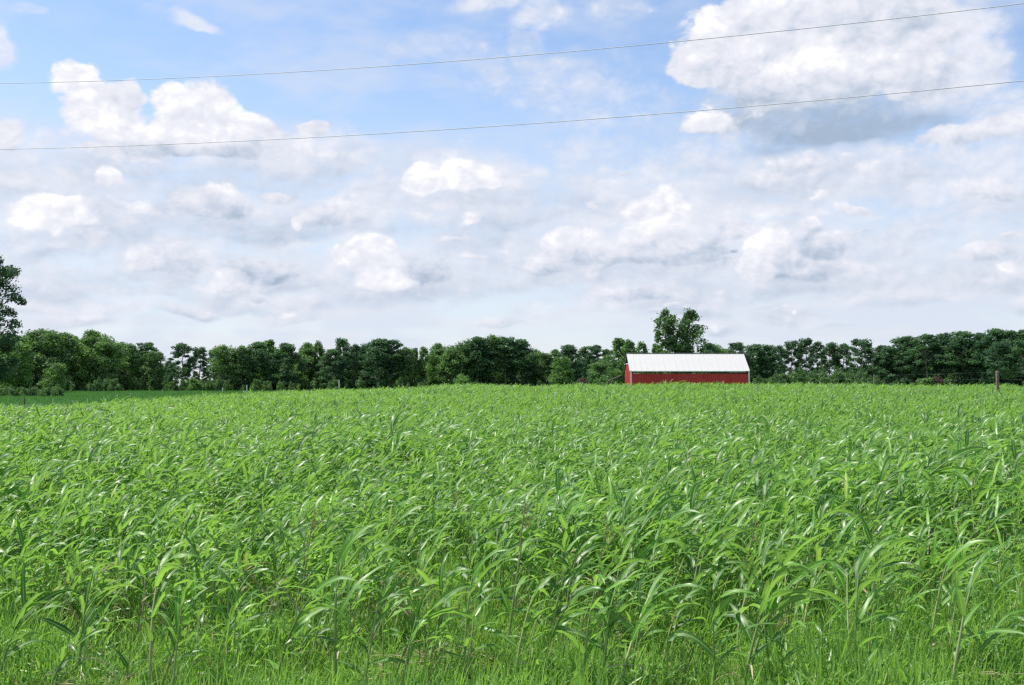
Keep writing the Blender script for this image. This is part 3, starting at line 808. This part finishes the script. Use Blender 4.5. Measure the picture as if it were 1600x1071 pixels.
def tree_template(kind, seed, mat, leaf=0.23, mult=1.6):
    """trunk mesh + crown mesh for a 15 m tree of unit width"""
    g = np.random.default_rng(seed); r = random.Random(seed)
    H = 15.0
    cs = []; rs = []; ns = []; ts = []
    tm = MB(); bend = [r.gauss(0, .25) for _ in range(6)]
    tp = [Vector((bend[i % 6] * i * .25, bend[(i + 2) % 6] * i * .25, H * .93 * i / 6 - .3 * (i == 0))) for i in range(7)]
    if kind == 'airy': tm.tube(tp[:3], [.24, .2, .1], 7, 0, .5)
    else: tm.tube(tp, [.24, .2, .17, .14, .11, .07, .03], 7, 0, .5)
    def trunk_at(z):
        f = min(max(z / (H * .93) * 6, 0), 5.999); i = int(f); return tp[i].lerp(tp[i + 1], f - i)
    def limb(c, z0):
        p0 = trunk_at(z0); c = Vector(c)
        mid = (p0 + c) / 2 + Vector((0, 0, -.25))
        tm.tube([p0, mid, c], [.075, .05, .02], 4, 0, .5, cap=False)
    if kind == 'broad':
        for k in range(64):
            z = r.uniform(.10, 1.0); u = (z - .52) / .5
            R = 4.1 * math.sqrt(max(0, 1 - abs(u) ** 2.4)) * r.uniform(.45, 1.0) * (.8 + .35 * math.sin(seed + k * 2.4))
            a = k * 2.4 + r.gauss(0, .3)
            cs.append((math.cos(a) * R, math.sin(a) * R, z * H * .93)); rs.append(np.array([1, 1, .8]) * r.uniform(.9, 1.55))
            ns.append(int(85 * mult)); ts.append(r.gauss(.45, .2))
            if k % 3 == 0: limb(cs[-1], max(1.5, z * H * .93 - R * .7))
    elif kind == 'pine':
        z0 = r.uniform(.30, .42)
        for k in range(40):
            z = z0 + (1 - z0) * (k / 40) ** .8
            R = (3.3 * math.sin(min(1, (1 - z) / (1 - z0) * 1.35 + .12) * PI / 2) ** .8) * r.uniform(.35, 1.0) + .1
            a = k * 2.4 + r.gauss(0, .5)
            cs.append((math.cos(a) * R, math.sin(a) * R, z * H * .96)); rs.append(np.array([1, 1, .55]) * r.uniform(.75, 1.3))
            ns.append(int(75 * mult)); ts.append(r.gauss(.42, .18)); limb(cs[-1], z * H * .96 - R * .35)
    elif kind == 'fullpine':
        for k in range(60):
            z = .12 + .86 * (k / 60) ** .9
            R = (3.6 * math.sin(min(1, (1 - z) * 1.7 + .1) * PI / 2)) * r.uniform(.4, 1.0)
            a = k * 2.4 + r.gauss(0, .5)
            cs.append((math.cos(a) * R, math.sin(a) * R, z * H * .96)); rs.append(np.array([1, 1, .6]) * r.uniform(.85, 1.4))
            ns.append(int(80 * mult)); ts.append(r.gauss(.42, .2))
            if k % 3 == 0: limb(cs[-1], max(1.5, z * H * .96 - R * .4))
    elif kind == 'spire':
        for k in range(46):
            z = .08 + .92 * (k / 46)
            R = (3.9 * (1 - z) ** .7 + .2) * r.uniform(.4, 1.05)
            a = k * 2.4 + r.gauss(0, .4)
            cs.append((math.cos(a) * R, math.sin(a) * R, z * H * .97)); rs.append(np.array([1, 1, 1.1]) * r.uniform(.7, 1.3) * (1.2 - .6 * z))
            ns.append(int(70 * mult)); ts.append(r.gauss(.5, .2))
    elif kind == 'airy':
        for s_, off_ in ((-1, -1.75), (1, 1.75)):
            top = Vector((off_ * 1.15, 0, H * .9))
            tm.tube([trunk_at(1.5), Vector((off_ * .7, .2, H * .45)), top], [.15, .11, .03], 5, 0, .5)
            for k in range(62):
                z = r.uniform(.25, 1.0)
                R = (2.5 * math.sin(min(1, (1.04 - z) * 2.4) * PI / 2)) * r.uniform(.3, 1.05)
                a = r.uniform(0, 6.28)
                cx_ = off_ * (.6 + .6 * z)
                cs.append((cx_ + math.cos(a) * R, math.sin(a) * R, z * H)); rs.append(np.array([.85, .85, .8]) * r.uniform(.55, 1.2))
                ns.append(int(44 * mult)); ts.append(r.gauss(.45, .2))
                c = Vector(cs[-1]); tm.tube([Vector((off_ * (.5 + .6 * z * .8), 0, z * H * .85)), c], [.05, .015], 3, 0, .5, cap=False)
        for k in range(46):
            a = r.uniform(0, 6.28); zz = r.uniform(1.5, 13.0); cs.append((math.cos(a) * 3.2 * (1.1 - zz / 16), math.sin(a) * 2.0, zz)); rs.append(np.array([1.1, 1.1, 1.1])); ns.append(int(70 * mult)); ts.append(.4)
    elif kind == 'shrub':
        for k in range(18):
            a = r.uniform(0, 6.28); R = 3.2 * math.sqrt(r.random())
            cs.append((math.cos(a) * R, math.sin(a) * R, r.uniform(1.0, 10.5) * (1 - (R / 4.4) ** 2) + 1)); rs.append(np.array([1.5, 1.5, 2.4]) * r.uniform(.7, 1.1)); ns.append(int(100 * mult)); ts.append(r.gauss(.45, .2))
    V, T = leaf_cloud(g, [np.array(c) for c in cs], rs, ns, leaf, ts)
    V[..., 2] = np.maximum(V[..., 2], .15)
    return tm.mesh('trunk', [M_bark]), crown_mesh('crown', V, T, mat)

TT = {
    'broad': [tree_template('broad', s, M_broad) for s in (1, 2, 3)],
    'pine': [tree_template('pine', s, M_pine, .22) for s in (4, 5, 6, 7)],
    'fullpine': [tree_template('fullpine', s, M_pine) for s in (8, 9, 10)],
    'fresh': [tree_template('broad', s, M_fresh) for s in (11, 12)],
    'spire': [tree_template('spire', s, M_broad) for s in (13, 14)],
    'paspire': [tree_template('spire', s, M_fresh) for s in (19,)],
    'airy': [tree_template('airy', 15, M_broad, .22, 1.5)],
    'shrub': [tree_template('shrub', s, M_broad, .5, .7) for s in (16, 17)],
    'freshshrub': [tree_template('shrub', 18, M_fresh, .5, .7)],
    'rose': [tree_template('shrub', 20, M_rose, .5, .7)],
}
TNAME = {'broad': ('broadleaf_tree', 'dark green broadleaf tree'), 'pine': ('pine_tree', 'tall bare-stemmed pine'), 'fullpine': ('pine_tree', 'dense dark pine'),
         'fresh': ('broadleaf_tree', 'pale green broadleaf tree'), 'spire': ('poplar_tree', 'narrow pointed dark tree'), 'paspire': ('poplar_tree', 'narrow pointed pale tree'),
         'airy': ('broadleaf_tree', 'open twin-topped tree'), 'shrub': ('shrub', 'low dark shrub'), 'freshshrub': ('shrub', 'low yellow-green shrub'), 'rose': ('shrub', 'low dusky pink shrub')}
ORD = ['', 'first', 'second', 'third', 'fourth', 'fifth', 'sixth', 'seventh', 'eighth', 'ninth', 'tenth', 'eleventh', 'twelfth', 'thirteenth', 'fourteenth', 'fifteenth', 'sixteenth',
       'seventeenth', 'eighteenth', 'nineteenth', 'twentieth']
def plant_tree(px, ytop, kind, dist, wscale=1.0, label=None, yaw=None):
    x = (px - 800) / FPX * dist; z = gz1(x, dist)
    top = EYE + (600 - ytop) / FPX * dist
    h = (top - z) / 15.0
    tr, cr_ = TT[kind][rng.randrange(len(TT[kind]))]
    nm, ds = TNAME[kind]
    root = empty(nm, (x, dist, z), rng.uniform(0, 6.28) if yaw is None else yaw)
    w = wscale * h * (1.5 if 'spire' in kind else 1.22)
    root.scale = (w, w, h)
    tag(root, label or ds, 'shrub' if nm == 'shrub' else 'tree')
    link(bpy.data.objects.new('trunk', tr), root); link(bpy.data.objects.new('crown', cr_), root)
    return root

# (pixel x, pixel y of the top, kind, distance, width)
LINE_L = [(-55, 512, 'broad', 262, 1.2), (-20, 515, 'broad', 268, 1.2), (15, 520, 'broad', 265, 1.2), (55, 509, 'broad', 272, 1.2), (95, 512, 'broad', 270, 1.1), (140, 514, 'fresh', 275, 1.0), (165, 524, 'broad', 272, 1.0), (195, 531, 'broad', 285, 1.1),
          (228, 533, 'pine', 290, 1.1), (245, 545, 'broad', 285, .9), (285, 534, 'pine', 292, 1.0), (312, 541, 'pine', 296, .8), (335, 545, 'pine', 300, .8), (350, 536, 'broad', 292, 1.0), (378, 539, 'broad', 290, 1.1), (403, 531, 'fullpine', 292, 1.1),
          (420, 530, 'paspire', 300, 1.2), (447, 533, 'fullpine', 290, 1.2), (478, 534, 'fresh', 302, 1.0), (498, 533, 'spire', 300, .8), (520, 543, 'fullpine', 288, 1.1), (536, 527, 'pine', 292, .8), (557, 537, 'pine', 296, .8), (572, 535, 'pine', 298, .7),
          (592, 526, 'fullpine', 288, 1.2), (612, 529, 'pine', 290, 1.1), (632, 541, 'broad', 290, .9), (648, 543, 'spire', 294, .7), (662, 541, 'spire', 296, .8), (682, 535, 'fresh', 290, 1.0), (705, 540, 'broad', 284, 1.1), (725, 529, 'broad', 286, 1.0),
          (745, 523, 'fullpine', 284, 1.1), (768, 522, 'broad', 286, 1.2), (790, 525, 'pine', 286, 1.2), (815, 527, 'fullpine', 288, 1.1), (842, 543, 'broad', 290, 1.0), (868, 545, 'spire', 292, 1.0), (890, 536, 'fullpine', 284, 1.2), (912, 541, 'spire', 294, .9),
          (930, 537, 'pine', 290, 1.0), (948, 544, 'pine', 292, .9)]
LINE_B = [(967, 527, 'spire', 215, 1.0), (985, 531, 'spire', 212, .9), (1003, 534, 'spire', 225, .8), (1025, 536, 'spire', 230, .7), (1108, 533, 'fullpine', 240, .9), (1128, 536, 'broad', 250, 1.1), (1150, 533, 'pine', 255, 1.0), (1178, 535, 'fullpine', 260, 1.1)]
LINE_R = [(1200, 536, 'fullpine', 262, 1.0), (1215, 538, 'pine', 270, .7), (1236, 531, 'pine', 272, .8), (1259, 527, 'pine', 270, .8), (1277, 532, 'pine', 274, .7), (1297, 534, 'pine', 272, .9), (1318, 535, 'pine', 272, .8), (1346, 528, 'pine', 266, 1.1),
          (1378, 537, 'fullpine', 262, 1.1), (1405, 524, 'fullpine', 258, 1.1), (1423, 522, 'fullpine', 256, 1.0), (1447, 520, 'pine', 250, 1.2), (1477, 517, 'fullpine', 250, 1.1), (1503, 514, 'fullpine', 246, 1.2), (1530, 517, 'fullpine', 244, 1.1), (1555, 510, 'fullpine', 240, 1.2),
          (1582, 513, 'fullpine', 238, 1.1), (1604, 511, 'fullpine', 236, 1.1), (1640, 512, 'fullpine', 236, 1.2), (1680, 508, 'fullpine', 236, 1.2)]
def lines(lst, where):
    cnt = {}
    for (px, yt, kd, dd, ws) in lst:
        nm, ds = TNAME[kd]
        inside = -10 < px < 1610
        cnt[ds] = cnt.get(ds, 0) + (1 if inside else 0)
        lab = f'{ORD[cnt[ds]]} {ds} from the left {where}' if inside else f'{ds} past the picture edge {where}, {"far" if px in (-55, 1680) else "near"} one'
        plant_tree(px, yt, kd, dd, ws, lab)
lines(LINE_L, 'in the woods left of barn')
lines(LINE_B, 'in the trees behind the barn')
lines(LINE_R, 'in the row right of barn')
plant_tree(1060, 487, 'airy', 192, .88, 'tall open twin-topped tree rising high above the barn roof', yaw=0.0)
plant_tree(30, 533, 'fresh', 235, 1.25, 'bright green rounded tree standing forward of the far left woods')
plant_tree(90, 566, 'fresh', 232, 1.3, 'small bushy green tree at the right foot of the bright left tree')
plant_tree(880, 556, 'fresh', 262, 1.1, 'small pale rounded tree in front of the woods left of the barn')
plant_tree(940, 561, 'broad', 250, 1.8, 'low wide dark tree just left of the barn')
plant_tree(722, 570, 'freshshrub', 262, 1.0, 'pale shrub at the wood edge below the tall middle pines')
plant_tree(305, 580, 'freshshrub', 270, 1.2, 'light green shrub under the sky gap in the left woods')
plant_tree(911, 584, 'rose', 255, 1.1, 'dusky pink flowering shrub left of the barn')
plant_tree(1448, 576, 'freshshrub', 225, 1.1, 'yellow-green shrub in front of the right pines')
plant_tree(1466, 580, 'rose', 224, 0.9, 'brownish shrub beside the yellow-green one before the right pines')
plant_tree(1325, 580, 'freshshrub', 250, 1.6, 'pale undergrowth bush below the gaps in the pine row')
plant_tree(1560, 533, 'pine', 190, 1.15, 'broad low-crowned pine in front of the right woods, left of two')
plant_tree(1600, 530, 'pine', 188, 1.2, 'broad low-crowned pine in front of the right woods at the picture edge')

# woods behind the front row, undergrowth at its foot
def scatter_trees(name, kinds, pts, label, cat):
    src = []
    for kd in kinds:
        for tr, cr_ in TT[kd]:
            src.append(bpy.data.objects.new('%s_%02d' % (name, len(src)), cr_))
    P = np.array([(x, y, gz1(x, y)) for x, y, s in pts]); S = np.array([s for _, _, s in pts])
    g = np.random.default_rng(3)
    gn_scatter(name, src, P, np.stack([0 * S, 0 * S, g.uniform(0, 6.28, len(S))], 1), S, g.integers(0, len(src), len(S)))
    tag(bpy.data.objects[name], label, cat)
r = random.Random(5)
TOPS_X = [-80, 0, 90, 150, 190, 232, 250, 400, 440, 520, 590, 640, 665, 740, 820, 850, 950, 1000, 1190, 1215, 1330, 1400, 1500, 1650]
TOPS_Y = [520, 522, 520, 522, 538, 545, 560, 545, 545, 550, 540, 556, 556, 534, 540, 556, 556, 552, 548, 600, 600, 540, 528, 522]
pts = []
for row, dd in enumerate((306, 322, 340)):
    for px in range(-90, 1680, 17):
        yt = np.interp(px, TOPS_X, TOPS_Y) + r.uniform(0, 10)
        if 282 < px < 338:
            if row: continue
            yt = 572 + r.uniform(0, 10)
        if 1205 < px < 1370:
            if row: continue
            yt = 566 + r.uniform(0, 12)
        if yt > 590: continue
        d_ = dd + r.uniform(-6, 6); x = (px - 800 + r.uniform(-6, 6)) / FPX * d_
        pts.append((x, d_, ((600 - yt) / FPX * d_ + 2.1) / 15.0))
scatter_trees('woods', ['broad', 'fullpine'], pts, 'darker mass of woods behind the front row of trees', 'woods')
pts = []
for px in range(-60, 1660, 7):
    for kk in range(2):
        dd = (262 if px > 180 else 252) + r.uniform(-2, 26) + (18 if 190 < px < 860 else 0)
        if px > 1180: dd -= 20
        x = (px + r.uniform(-4, 4) - 800) / FPX * dd
        pts.append((x, dd, r.uniform(.12, .34) + (.16 if 1200 < px < 1370 else 0)))
scatter_trees('undergrowth', ['shrub'], pts, 'dark undergrowth along the foot of the woods', 'undergrowth')
pts = []
for px in range(-40, 100, 4):
    dd = 178 + r.uniform(-3, 3); pts.append(((px - 800) / FPX * dd, dd, r.uniform(.13, .19)))
scatter_trees('hedge', ['shrub'], pts, 'low dark hedge before the far left woods', 'hedge')

# near oak, mostly beyond the left edge of the picture
def near_oak():
    g = np.random.default_rng(77); r = random.Random(77)
    dd = 92.0; x0 = (-90 - 800) / FPX * dd; z0 = gz1(x0, dd)
    root = empty('oak_tree', (x0, dd, z0))
    tag(root, 'dark near oak whose leafy limbs reach in at the left edge of the picture', 'tree')
    tm = MB(); tm.tube([(0, 0, -.3), (.1, 0, 2), (0, .1, 4), (.3, 0, 7), (0, 0, 11)], [.42, .33, .28, .2, .06], 9)
    cs = []; rs = []; ns = []; ts = []
    for k in range(330):
        z = r.uniform(2.6, 15.0); u = (z - 8.9) / 6.6
        R = 6.1 * max(0, 1 - abs(u) ** 3.6) ** .5 * r.uniform(.25, 1.0) ** .5
        a = k * 2.4
        c = (math.cos(a) * R, math.sin(a) * R, z)
        cs.append(np.array(c)); rs.append(np.array([.8, .8, .65]) * r.uniform(.6, 1.25)); ns.append(100); ts.append(r.gauss(.12, .12))  # low tone paints the crown's backlit shade into its leaves
        if k % 2 == 0: tm.tube([(0, 0, max(3.2, z - R * .8)), (c[0] * .55, c[1] * .55, z - R * .25), c], [.12, .07, .02], 4, cap=False)
    V, T = leaf_cloud(g, cs, rs, [int(n * 1.5) for n in ns], .12, ts)
    tm.build('trunk', [M_bark], root)
    link(bpy.data.objects.new('crown', crown_mesh('crown', V, T, M_pine)), root)
near_oak()

# ------------------------------------------------------------------ barn
BX0, BX1 = (986 - 800) / FPX * 160, (1170 - 800) / FPX * 160       # front corners, 160 m away
BY0, BY1 = 160.0, 168.0
BZ = 0.28
def zat(py, d): return EYE + (600 - py) / FPX * d
EAVE, RIDGE = zat(578.5, 160), zat(552.5, 164)
barn = empty('barn', ((BX0 + BX1) / 2, (BY0 + BY1) / 2, BZ))
tag(barn, 'long red barn with a white metal roof standing beyond the crest', 'barn')
cxb, cyb = (BX0 + BX1) / 2, (BY0 + BY1) / 2
L2, D2 = (BX1 - BX0) / 2, (BY1 - BY0) / 2
eave, ridge = EAVE - BZ, RIDGE - BZ
wall_top = eave - 0.54                                 # a dark slot stays open below the eave
def ribbed_wall(name, p0, p1, z0, z1, n, thick=.12, top=None):
    """boards side by side, every second one a little proud"""
    p0, p1 = Vector(p0), Vector(p1); d = (p1 - p0); ln = d.length; d.normalize(); nrm = Vector((d.y, -d.x, 0))
    mb = MB()
    for i in range(n):
        a = p0 + d * (ln * i / n + .012); b = p0 + d * (ln * (i + 1) / n - .012); o_ = nrm * (0.018 * (i % 2))
        base = len(mb.v)
        for z in (z0, z1 if top is None else top((a.y + b.y) / 2)):
            for q in (a + o_, b + o_, b - nrm * thick, a - nrm * thick): mb.v.append((q.x, q.y, z))
        for q in ((0, 3, 2, 1), (4, 5, 6, 7), (0, 1, 5, 4), (1, 2, 6, 5), (2, 3, 7, 6), (3, 0, 4, 7)): mb.face([base + k for k in q])
    return mb.build(name, [M_paintred], barn, smooth=False)
front = ribbed_wall('front_wall', (-L2, -D2, 0), (L2, -D2, 0), -.1, wall_top, 60)
ribbed_wall('back_wall', (L2, D2, 0), (-L2, D2, 0), -.1, wall_top, 60)
side_top = zat(569.5, 164) - BZ
ribbed_wall('side_wall', (-L2 - .06, D2, 0), (-L2 - .06, -D2 - 0.02, 0), -.1, side_top, 26, top=lambda y: min(side_top, ridge - .18 - (ridge - eave) * abs(y) / D2) if y < 0 else side_top)
ribbed_wall('side_wall', (L2 + .0, -D2, 0), (L2 + .0, D2, 0), -.1, eave - .05, 26)
mb = MB(); mb.box(-L2 - .14, -L2 + .08, -D2 * .55, D2 + .06, side_top + .004, side_top + .13)
mb.build('wall_cap', [M_white], barn, False)
# slot framing, interior posts and a dark loft floor so the slot reads as depth
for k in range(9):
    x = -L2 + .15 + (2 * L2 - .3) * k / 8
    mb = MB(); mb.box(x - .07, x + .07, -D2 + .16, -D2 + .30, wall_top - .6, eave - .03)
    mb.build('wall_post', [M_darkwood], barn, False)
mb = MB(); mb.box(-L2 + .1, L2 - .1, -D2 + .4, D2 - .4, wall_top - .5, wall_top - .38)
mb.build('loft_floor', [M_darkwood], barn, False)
mb = MB(); mb.box(-L2 + .3, -L2 + 1.2, -D2 - .05, -D2 - .022, wall_top + .01, wall_top + .07)
mb.box(-L2 + 9.0, -L2 + 9.5, -D2 - .05, -D2 - .022, wall_top + .01, wall_top + .06)
mb.build('slot_rail', [M_white], barn, False)
for sx in (-1, 1):
    mb = MB(); x = sx * L2
    mb.box(x - .1, x + .1, -D2 - .10, -D2 - .045 + .02, -.1, eave - .02)
    mb.build('corner_trim', [M_white], barn, False)
# right gable closed; at the left a recessed dark sheet stands for interior shade
def gable(x, m_, name):
    mb = MB(); t_ = .05
    z0 = eave - .05
    mb.v += [(x - t_, -D2, z0), (x - t_, D2, z0), (x - t_, 0, ridge - .12), (x + t_, -D2, z0), (x + t_, D2, z0), (x + t_, 0, ridge - .12)]
    for q in ((0, 2, 1), (3, 4, 5), (0, 1, 4, 3), (1, 2, 5, 4), (2, 0, 3, 5)): mb.face(q)
    mb.build(name, [m_], barn, False)
gable(L2 - .1, M_paintred, 'gable')
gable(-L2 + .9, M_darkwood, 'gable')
for k in (-1, 0, 1):
    mb = MB(); yy = k * 1.9; mb.box(-L2 + .12, -L2 + .24, yy - .06, yy + .06, side_top, ridge - .2 - abs(yy) * .62)
    mb.build('gable_stud', [M_darkwood], barn, False)
# roof: sheets side by side on both slopes, with raised edges
NP = 20
mb = MB(); zd = ridge - .09; ze = eave - .09
mb.v += [(x, y, z) for x in (-L2 - .2, L2 - .02) for y, z in ((-D2, ze), (0, zd), (D2, ze), (D2, ze - .05), (0, zd - .06), (-D2, ze - .05))]
for q in ((0, 1, 7, 6), (1, 2, 8, 7), (2, 3, 9, 8), (3, 4, 10, 9), (4, 5, 11, 10), (5, 0, 6, 11), (5, 4, 1, 0), (4, 3, 2, 1), (6, 7, 10, 11), (7, 8, 9, 10)): mb.face(q)
roof = mb.build('roof', [M_darkwood], barn, False)
def roof_sheet(w, slope):
    """one corrugated sheet running from ridge to eave"""
    mb = MB(); dz_ = ridge - eave; ov = .22
    y0 = slope * (D2 + ov); z0 = eave - ov * dz_ / D2
    for xa, xb, lift in ((-w / 2 + .004, w / 2 - .05, 0.0), (w / 2 - .05, w / 2 + .004, .03)):
        b = len(mb.v)
        mb.v += [(xa, y0, z0 + lift), (xb, y0, z0 + lift), (xb, 0, ridge + lift), (xa, 0, ridge + lift),
                 (xa, y0, z0 - .03), (xb, y0, z0 - .03), (xb, 0, ridge - .03), (xa, 0, ridge - .03)]
        for q in ((0, 1, 2, 3), (7, 6, 5, 4), (0, 4, 5, 1), (1, 5, 6, 2), (2, 6, 7, 3), (3, 7, 4, 0)):
            mb.face([b + k for k in (q if slope < 0 else q[::-1])])
    return mb.mesh('roof_panel', [M_roof], False)
pw = (2 * L2 + .35) / NP
for slope in (-1, 1):
    me = roof_sheet(pw, slope)
    for k in range(NP):
        o = link(bpy.data.objects.new('roof_panel', me), roof)
        o.location = (-L2 - .25 + pw * (k + .5), 0, rng.uniform(-.006, .006)); 
mb = MB(); mb.box(-L2 - .27, L2 + .12, -.16, .16, ridge + .035, ridge + .085); mb.build('ridge_cap', [M_oldroof], roof, False)
mb = MB(); mb.box(-L2 - .2, L2 - .6, -D2 - .20, -D2 - .16, eave - .25, eave - .17); mb.build('fascia', [M_white], barn, False)
mb = MB(); mb.box(L2 - 3.0, L2 - .35, -D2 - .13, -D2 - .09, eave - .42, eave - .30); mb.build('gutter_end', [M_oldroof], barn, False)

shed = empty('lean_to', (BX0 - 1.9, 165.5, BZ))
tag(shed, 'low lean-to roof of weathered tin at the left end of the barn', 'shed')
zl, zr = zat(595, 165) - BZ, zat(586.5, 165) - BZ
mb = MB(); b = len(mb.v)
mb.v += [(-.95, -2, zl), (.95, -2, zr), (.95, 2, zr), (-.95, 2, zl), (-.95, -2, zl - .08), (.95, -2, zr - .08), (.95, 2, zr - .08), (-.95, 2, zl - .08)]
for q in ((0, 1, 2, 3), (7, 6, 5, 4), (0, 4, 5, 1), (1, 5, 6, 2), (2, 6, 7, 3), (3, 7, 4, 0)): mb.face([b + k for k in q])
mb.build('roof', [M_darkwood], shed, False)
for x, y in ((-.8, -1.8), (-.8, 1.8), (.8, -1.8), (.8, 1.8)):
    mb = MB(); zz = zl + (zr - zl) * (x + .95) / 1.9 - .085; mb.box(x - .06, x + .06, y - .06, y + .06, -.1, zz); mb.build('post', [M_darkwood], shed, False)

# pale house glimpsed through the left woods
hs_d = 330.0; hx = (310 - 800) / FPX * hs_d
house = empty('farm_house', (hx, hs_d, gz1(hx, hs_d)))
tag(house, 'grey-brown farm building glimpsed through the gap in the left woods', 'house')
mb = MB(); mb.box(-3.2, 3.2, -3, 3, -.2, 2.9); mb.build('wall', [plain_material('brown siding', (.20, .17, .155), (.27, .235, .21), 1.0, .85, (1, 1, 6))], house, False)
mb = MB(); mb.v += [(-3.5, -3.4, 2.85), (3.5, -3.4, 2.85), (3.5, 3.4, 2.85), (-3.5, 3.4, 2.85), (-3.5, 0, 5.1), (3.5, 0, 5.1)]
for q in ((0, 1, 5, 4), (2, 3, 4, 5), (0, 4, 3), (1, 2, 5), (3, 2, 1, 0)): mb.face(q)
mb.build('roof', [M_post], house, False)
house.scale = (.8, .8, .7)
mb = MB(); mb.box(-.6, .6, -3.06, -3.003, .9, 2.1); mb.build('window', [M_darkwood], house, False)

# ------------------------------------------------------------------ fences
def post(parent, x, y, h, r0, mat, name, lean=0.0, n=8):
    mb = MB(); z = gz1(x, y)
    mb.tube([(0, 0, -.3), (lean * .5, 0, h * .5), (lean, 0, h - .04), (lean, 0, h)], [r0, r0 * .97, r0 * .94, r0 * .75], n)
    o = mb.build(name, [mat], parent, smooth=False)
    o.location = (x - parent.location.x, y - parent.location.y, z - parent.location.z)
    return (x + lean, y, z + h)
def wires(parent, tops, drops, r0=.006):
    for dr in drops:
        for a, b in zip(tops[:-1], tops[1:]):
            mb = MB(); L_ = Vector(parent.location)
            pa = Vector((a[0], a[1], a[2] - dr)) - L_; pb = Vector((b[0], b[1], b[2] - dr)) - L_
            mid = (pa + pb) / 2 - Vector((0, 0, .05))
            mb.tube([pa, mid, pb], [r0] * 3, 4, cap=False)
            mb.build('wire', [M_wire], parent)
fr = empty('wire_fence', (30, 64, gz1(30, 64)))
tag(fr, 'wire fence on a thick weathered post standing out of the crop at the right', 'fence')
def at_depth(px, d): return (px - 800) / FPX * d
t0_ = post(fr, at_depth(1558, 70), 70, zat(580, 70) - gz1(at_depth(1558, 70), 70), .11, M_post, 'wooden_post', .0)
t1_ = post(fr, at_depth(1363, 80) + .0, 80, zat(585.5, 80) - gz1(at_depth(1363, 80), 80), .045, M_post, 'thin_post', .12, 6)
t2_ = post(fr, at_depth(1640, 57), 57, zat(579, 57) - gz1(at_depth(1640, 57), 57), .09, M_post, 'wooden_post')
t3_ = post(fr, at_depth(1200, 98) + .0, 98, 1.2, .045, M_post, 'thin_post', .0, 6)
wires(fr, [t2_, t0_, t1_, t3_], (.06, .5), .002)

fl = empty('wire_fence', (-45, 110, gz1(-45, 110)))
tag(fl, 'wire fence of one wooden and several pale thin posts along the left field edge', 'fence')
tops = []
for i, (px, pt, d, kd) in enumerate([(-12, 618, 92, 'w'), (40, 620, 98, 'w'), (84, 624, 106, 's'), (115, 626, 116, 's'), (138, 623, 124, 's'), (163, 624, 136, 's'), (184, 623, 150, 's'), (205, 621, 168, 's')]):
    x = at_depth(px, d); h = max(.95, zat(pt, d) - gz1(x, d))
    tops.append(post(fl, x, d, min(h, 1.7), .085 if kd == 'w' else .05, M_post if kd == 'w' else M_steel, 'wooden_post' if kd == 'w' else 'steel_post', rng.uniform(-.03, .03), 8 if kd == 'w' else 5))
wires(fl, tops, (.08, .45), .003)
# small white markers seen against the dark wood edge
for px, pt, pb, d, lab in ((348, 606, 613, 240, 'small white post at the wood edge, left of two'), (386, 602, 613, 245, 'taller white post at the wood edge, right of two'), (530, 594, 601, 250, 'short white marker against the dark middle woods')):
    x = at_depth(px, d); z0 = gz1(x, d); h = zat(pt, d) - z0
    mb = MB(); mb.tube([(0, 0, -.2), (0, 0, h - .1), (0, 0, h)], [.11, .11, .08], 7)
    o = mb.build('marker_post', [M_white], None, False); o.location = (x, d, z0); tag(o, lab, 'post')

# ------------------------------------------------------------------ power lines
def cable(name, pix, dl, dr, label):
    """hangs from beyond the left edge to beyond the right edge; the cable comes nearer to the right"""
    pts = []
    (xa, ya), (xb, yb), (xc, yc) = pix
    A_ = np.polyfit([xa, xb, xc], [ya, yb, yc], 2)
    c, s = math.cos(PITCH), math.sin(PITCH)
    def ray(px):
        py = np.polyval(A_, px)
        x, y, z = (px - 800) / FPX, 1.0, (535.5 - py) / FPX
        return x, y * c - z * s, y * s + z * c
    # straight run on the ground plan from (px 0, dl) to (px 1600, dr), sagging as fitted
    e0, e1 = ray(0), ray(1600)
    P0 = Vector((e0[0] * dl, e0[1] * dl, 0)); P1 = Vector((e1[0] * dr, e1[1] * dr, 0))
    zs = []; ts_ = []
    for px in (0, 400, 800, 1200, 1600):
        rx, ry, rz = ray(px)
        # intersection of the plan ray with the plan line
        dxl, dyl = P1.x - P0.x, P1.y - P0.y
        k = (P0.x * dyl - P0.y * dxl) / (rx * dyl - ry * dxl)
        q = Vector((rx * k, ry * k)); ts_.append(((q.x - P0.x) * dxl + (q.y - P0.y) * dyl) / (dxl ** 2 + dyl ** 2)); zs.append(EYE + rz * k)
    Z_ = np.polyfit(ts_, zs, 2)
    n = 60
    for i in range(n + 1):
        t_ = -1.0 + 2.9 * i / n
        pts.append((P0.x + (P1.x - P0.x) * t_, P0.y + (P1.y - P0.y) * t_, float(np.polyval(Z_, t_))))
    mb = MB(); mb.tube(pts, [.009] * len(pts), 6)
    o = mb.build(name, [M_cable]); tag(o, label, 'cable')
cable('power_line', ((0, 131), (800, 89), (1600, 5)), 34, 24, 'upper of two power lines crossing the sky')
cable('power_line', ((0, 234), (800, 196), (1600, 126)), 34, 24, 'lower of two power lines crossing the sky')

# ------------------------------------------------------------------ render settings
cy = scene.cycles
cy.max_bounces = 5; cy.diffuse_bounces = 3; cy.glossy_bounces = 2; cy.transmission_bounces = 4; cy.transparent_max_bounces = 4
cy.caustics_reflective = False; cy.caustics_refractive = False
cy.use_adaptive_sampling = True; cy.adaptive_threshold = 0.015
cy.use_denoising = False
cy.filter_width = 1.4
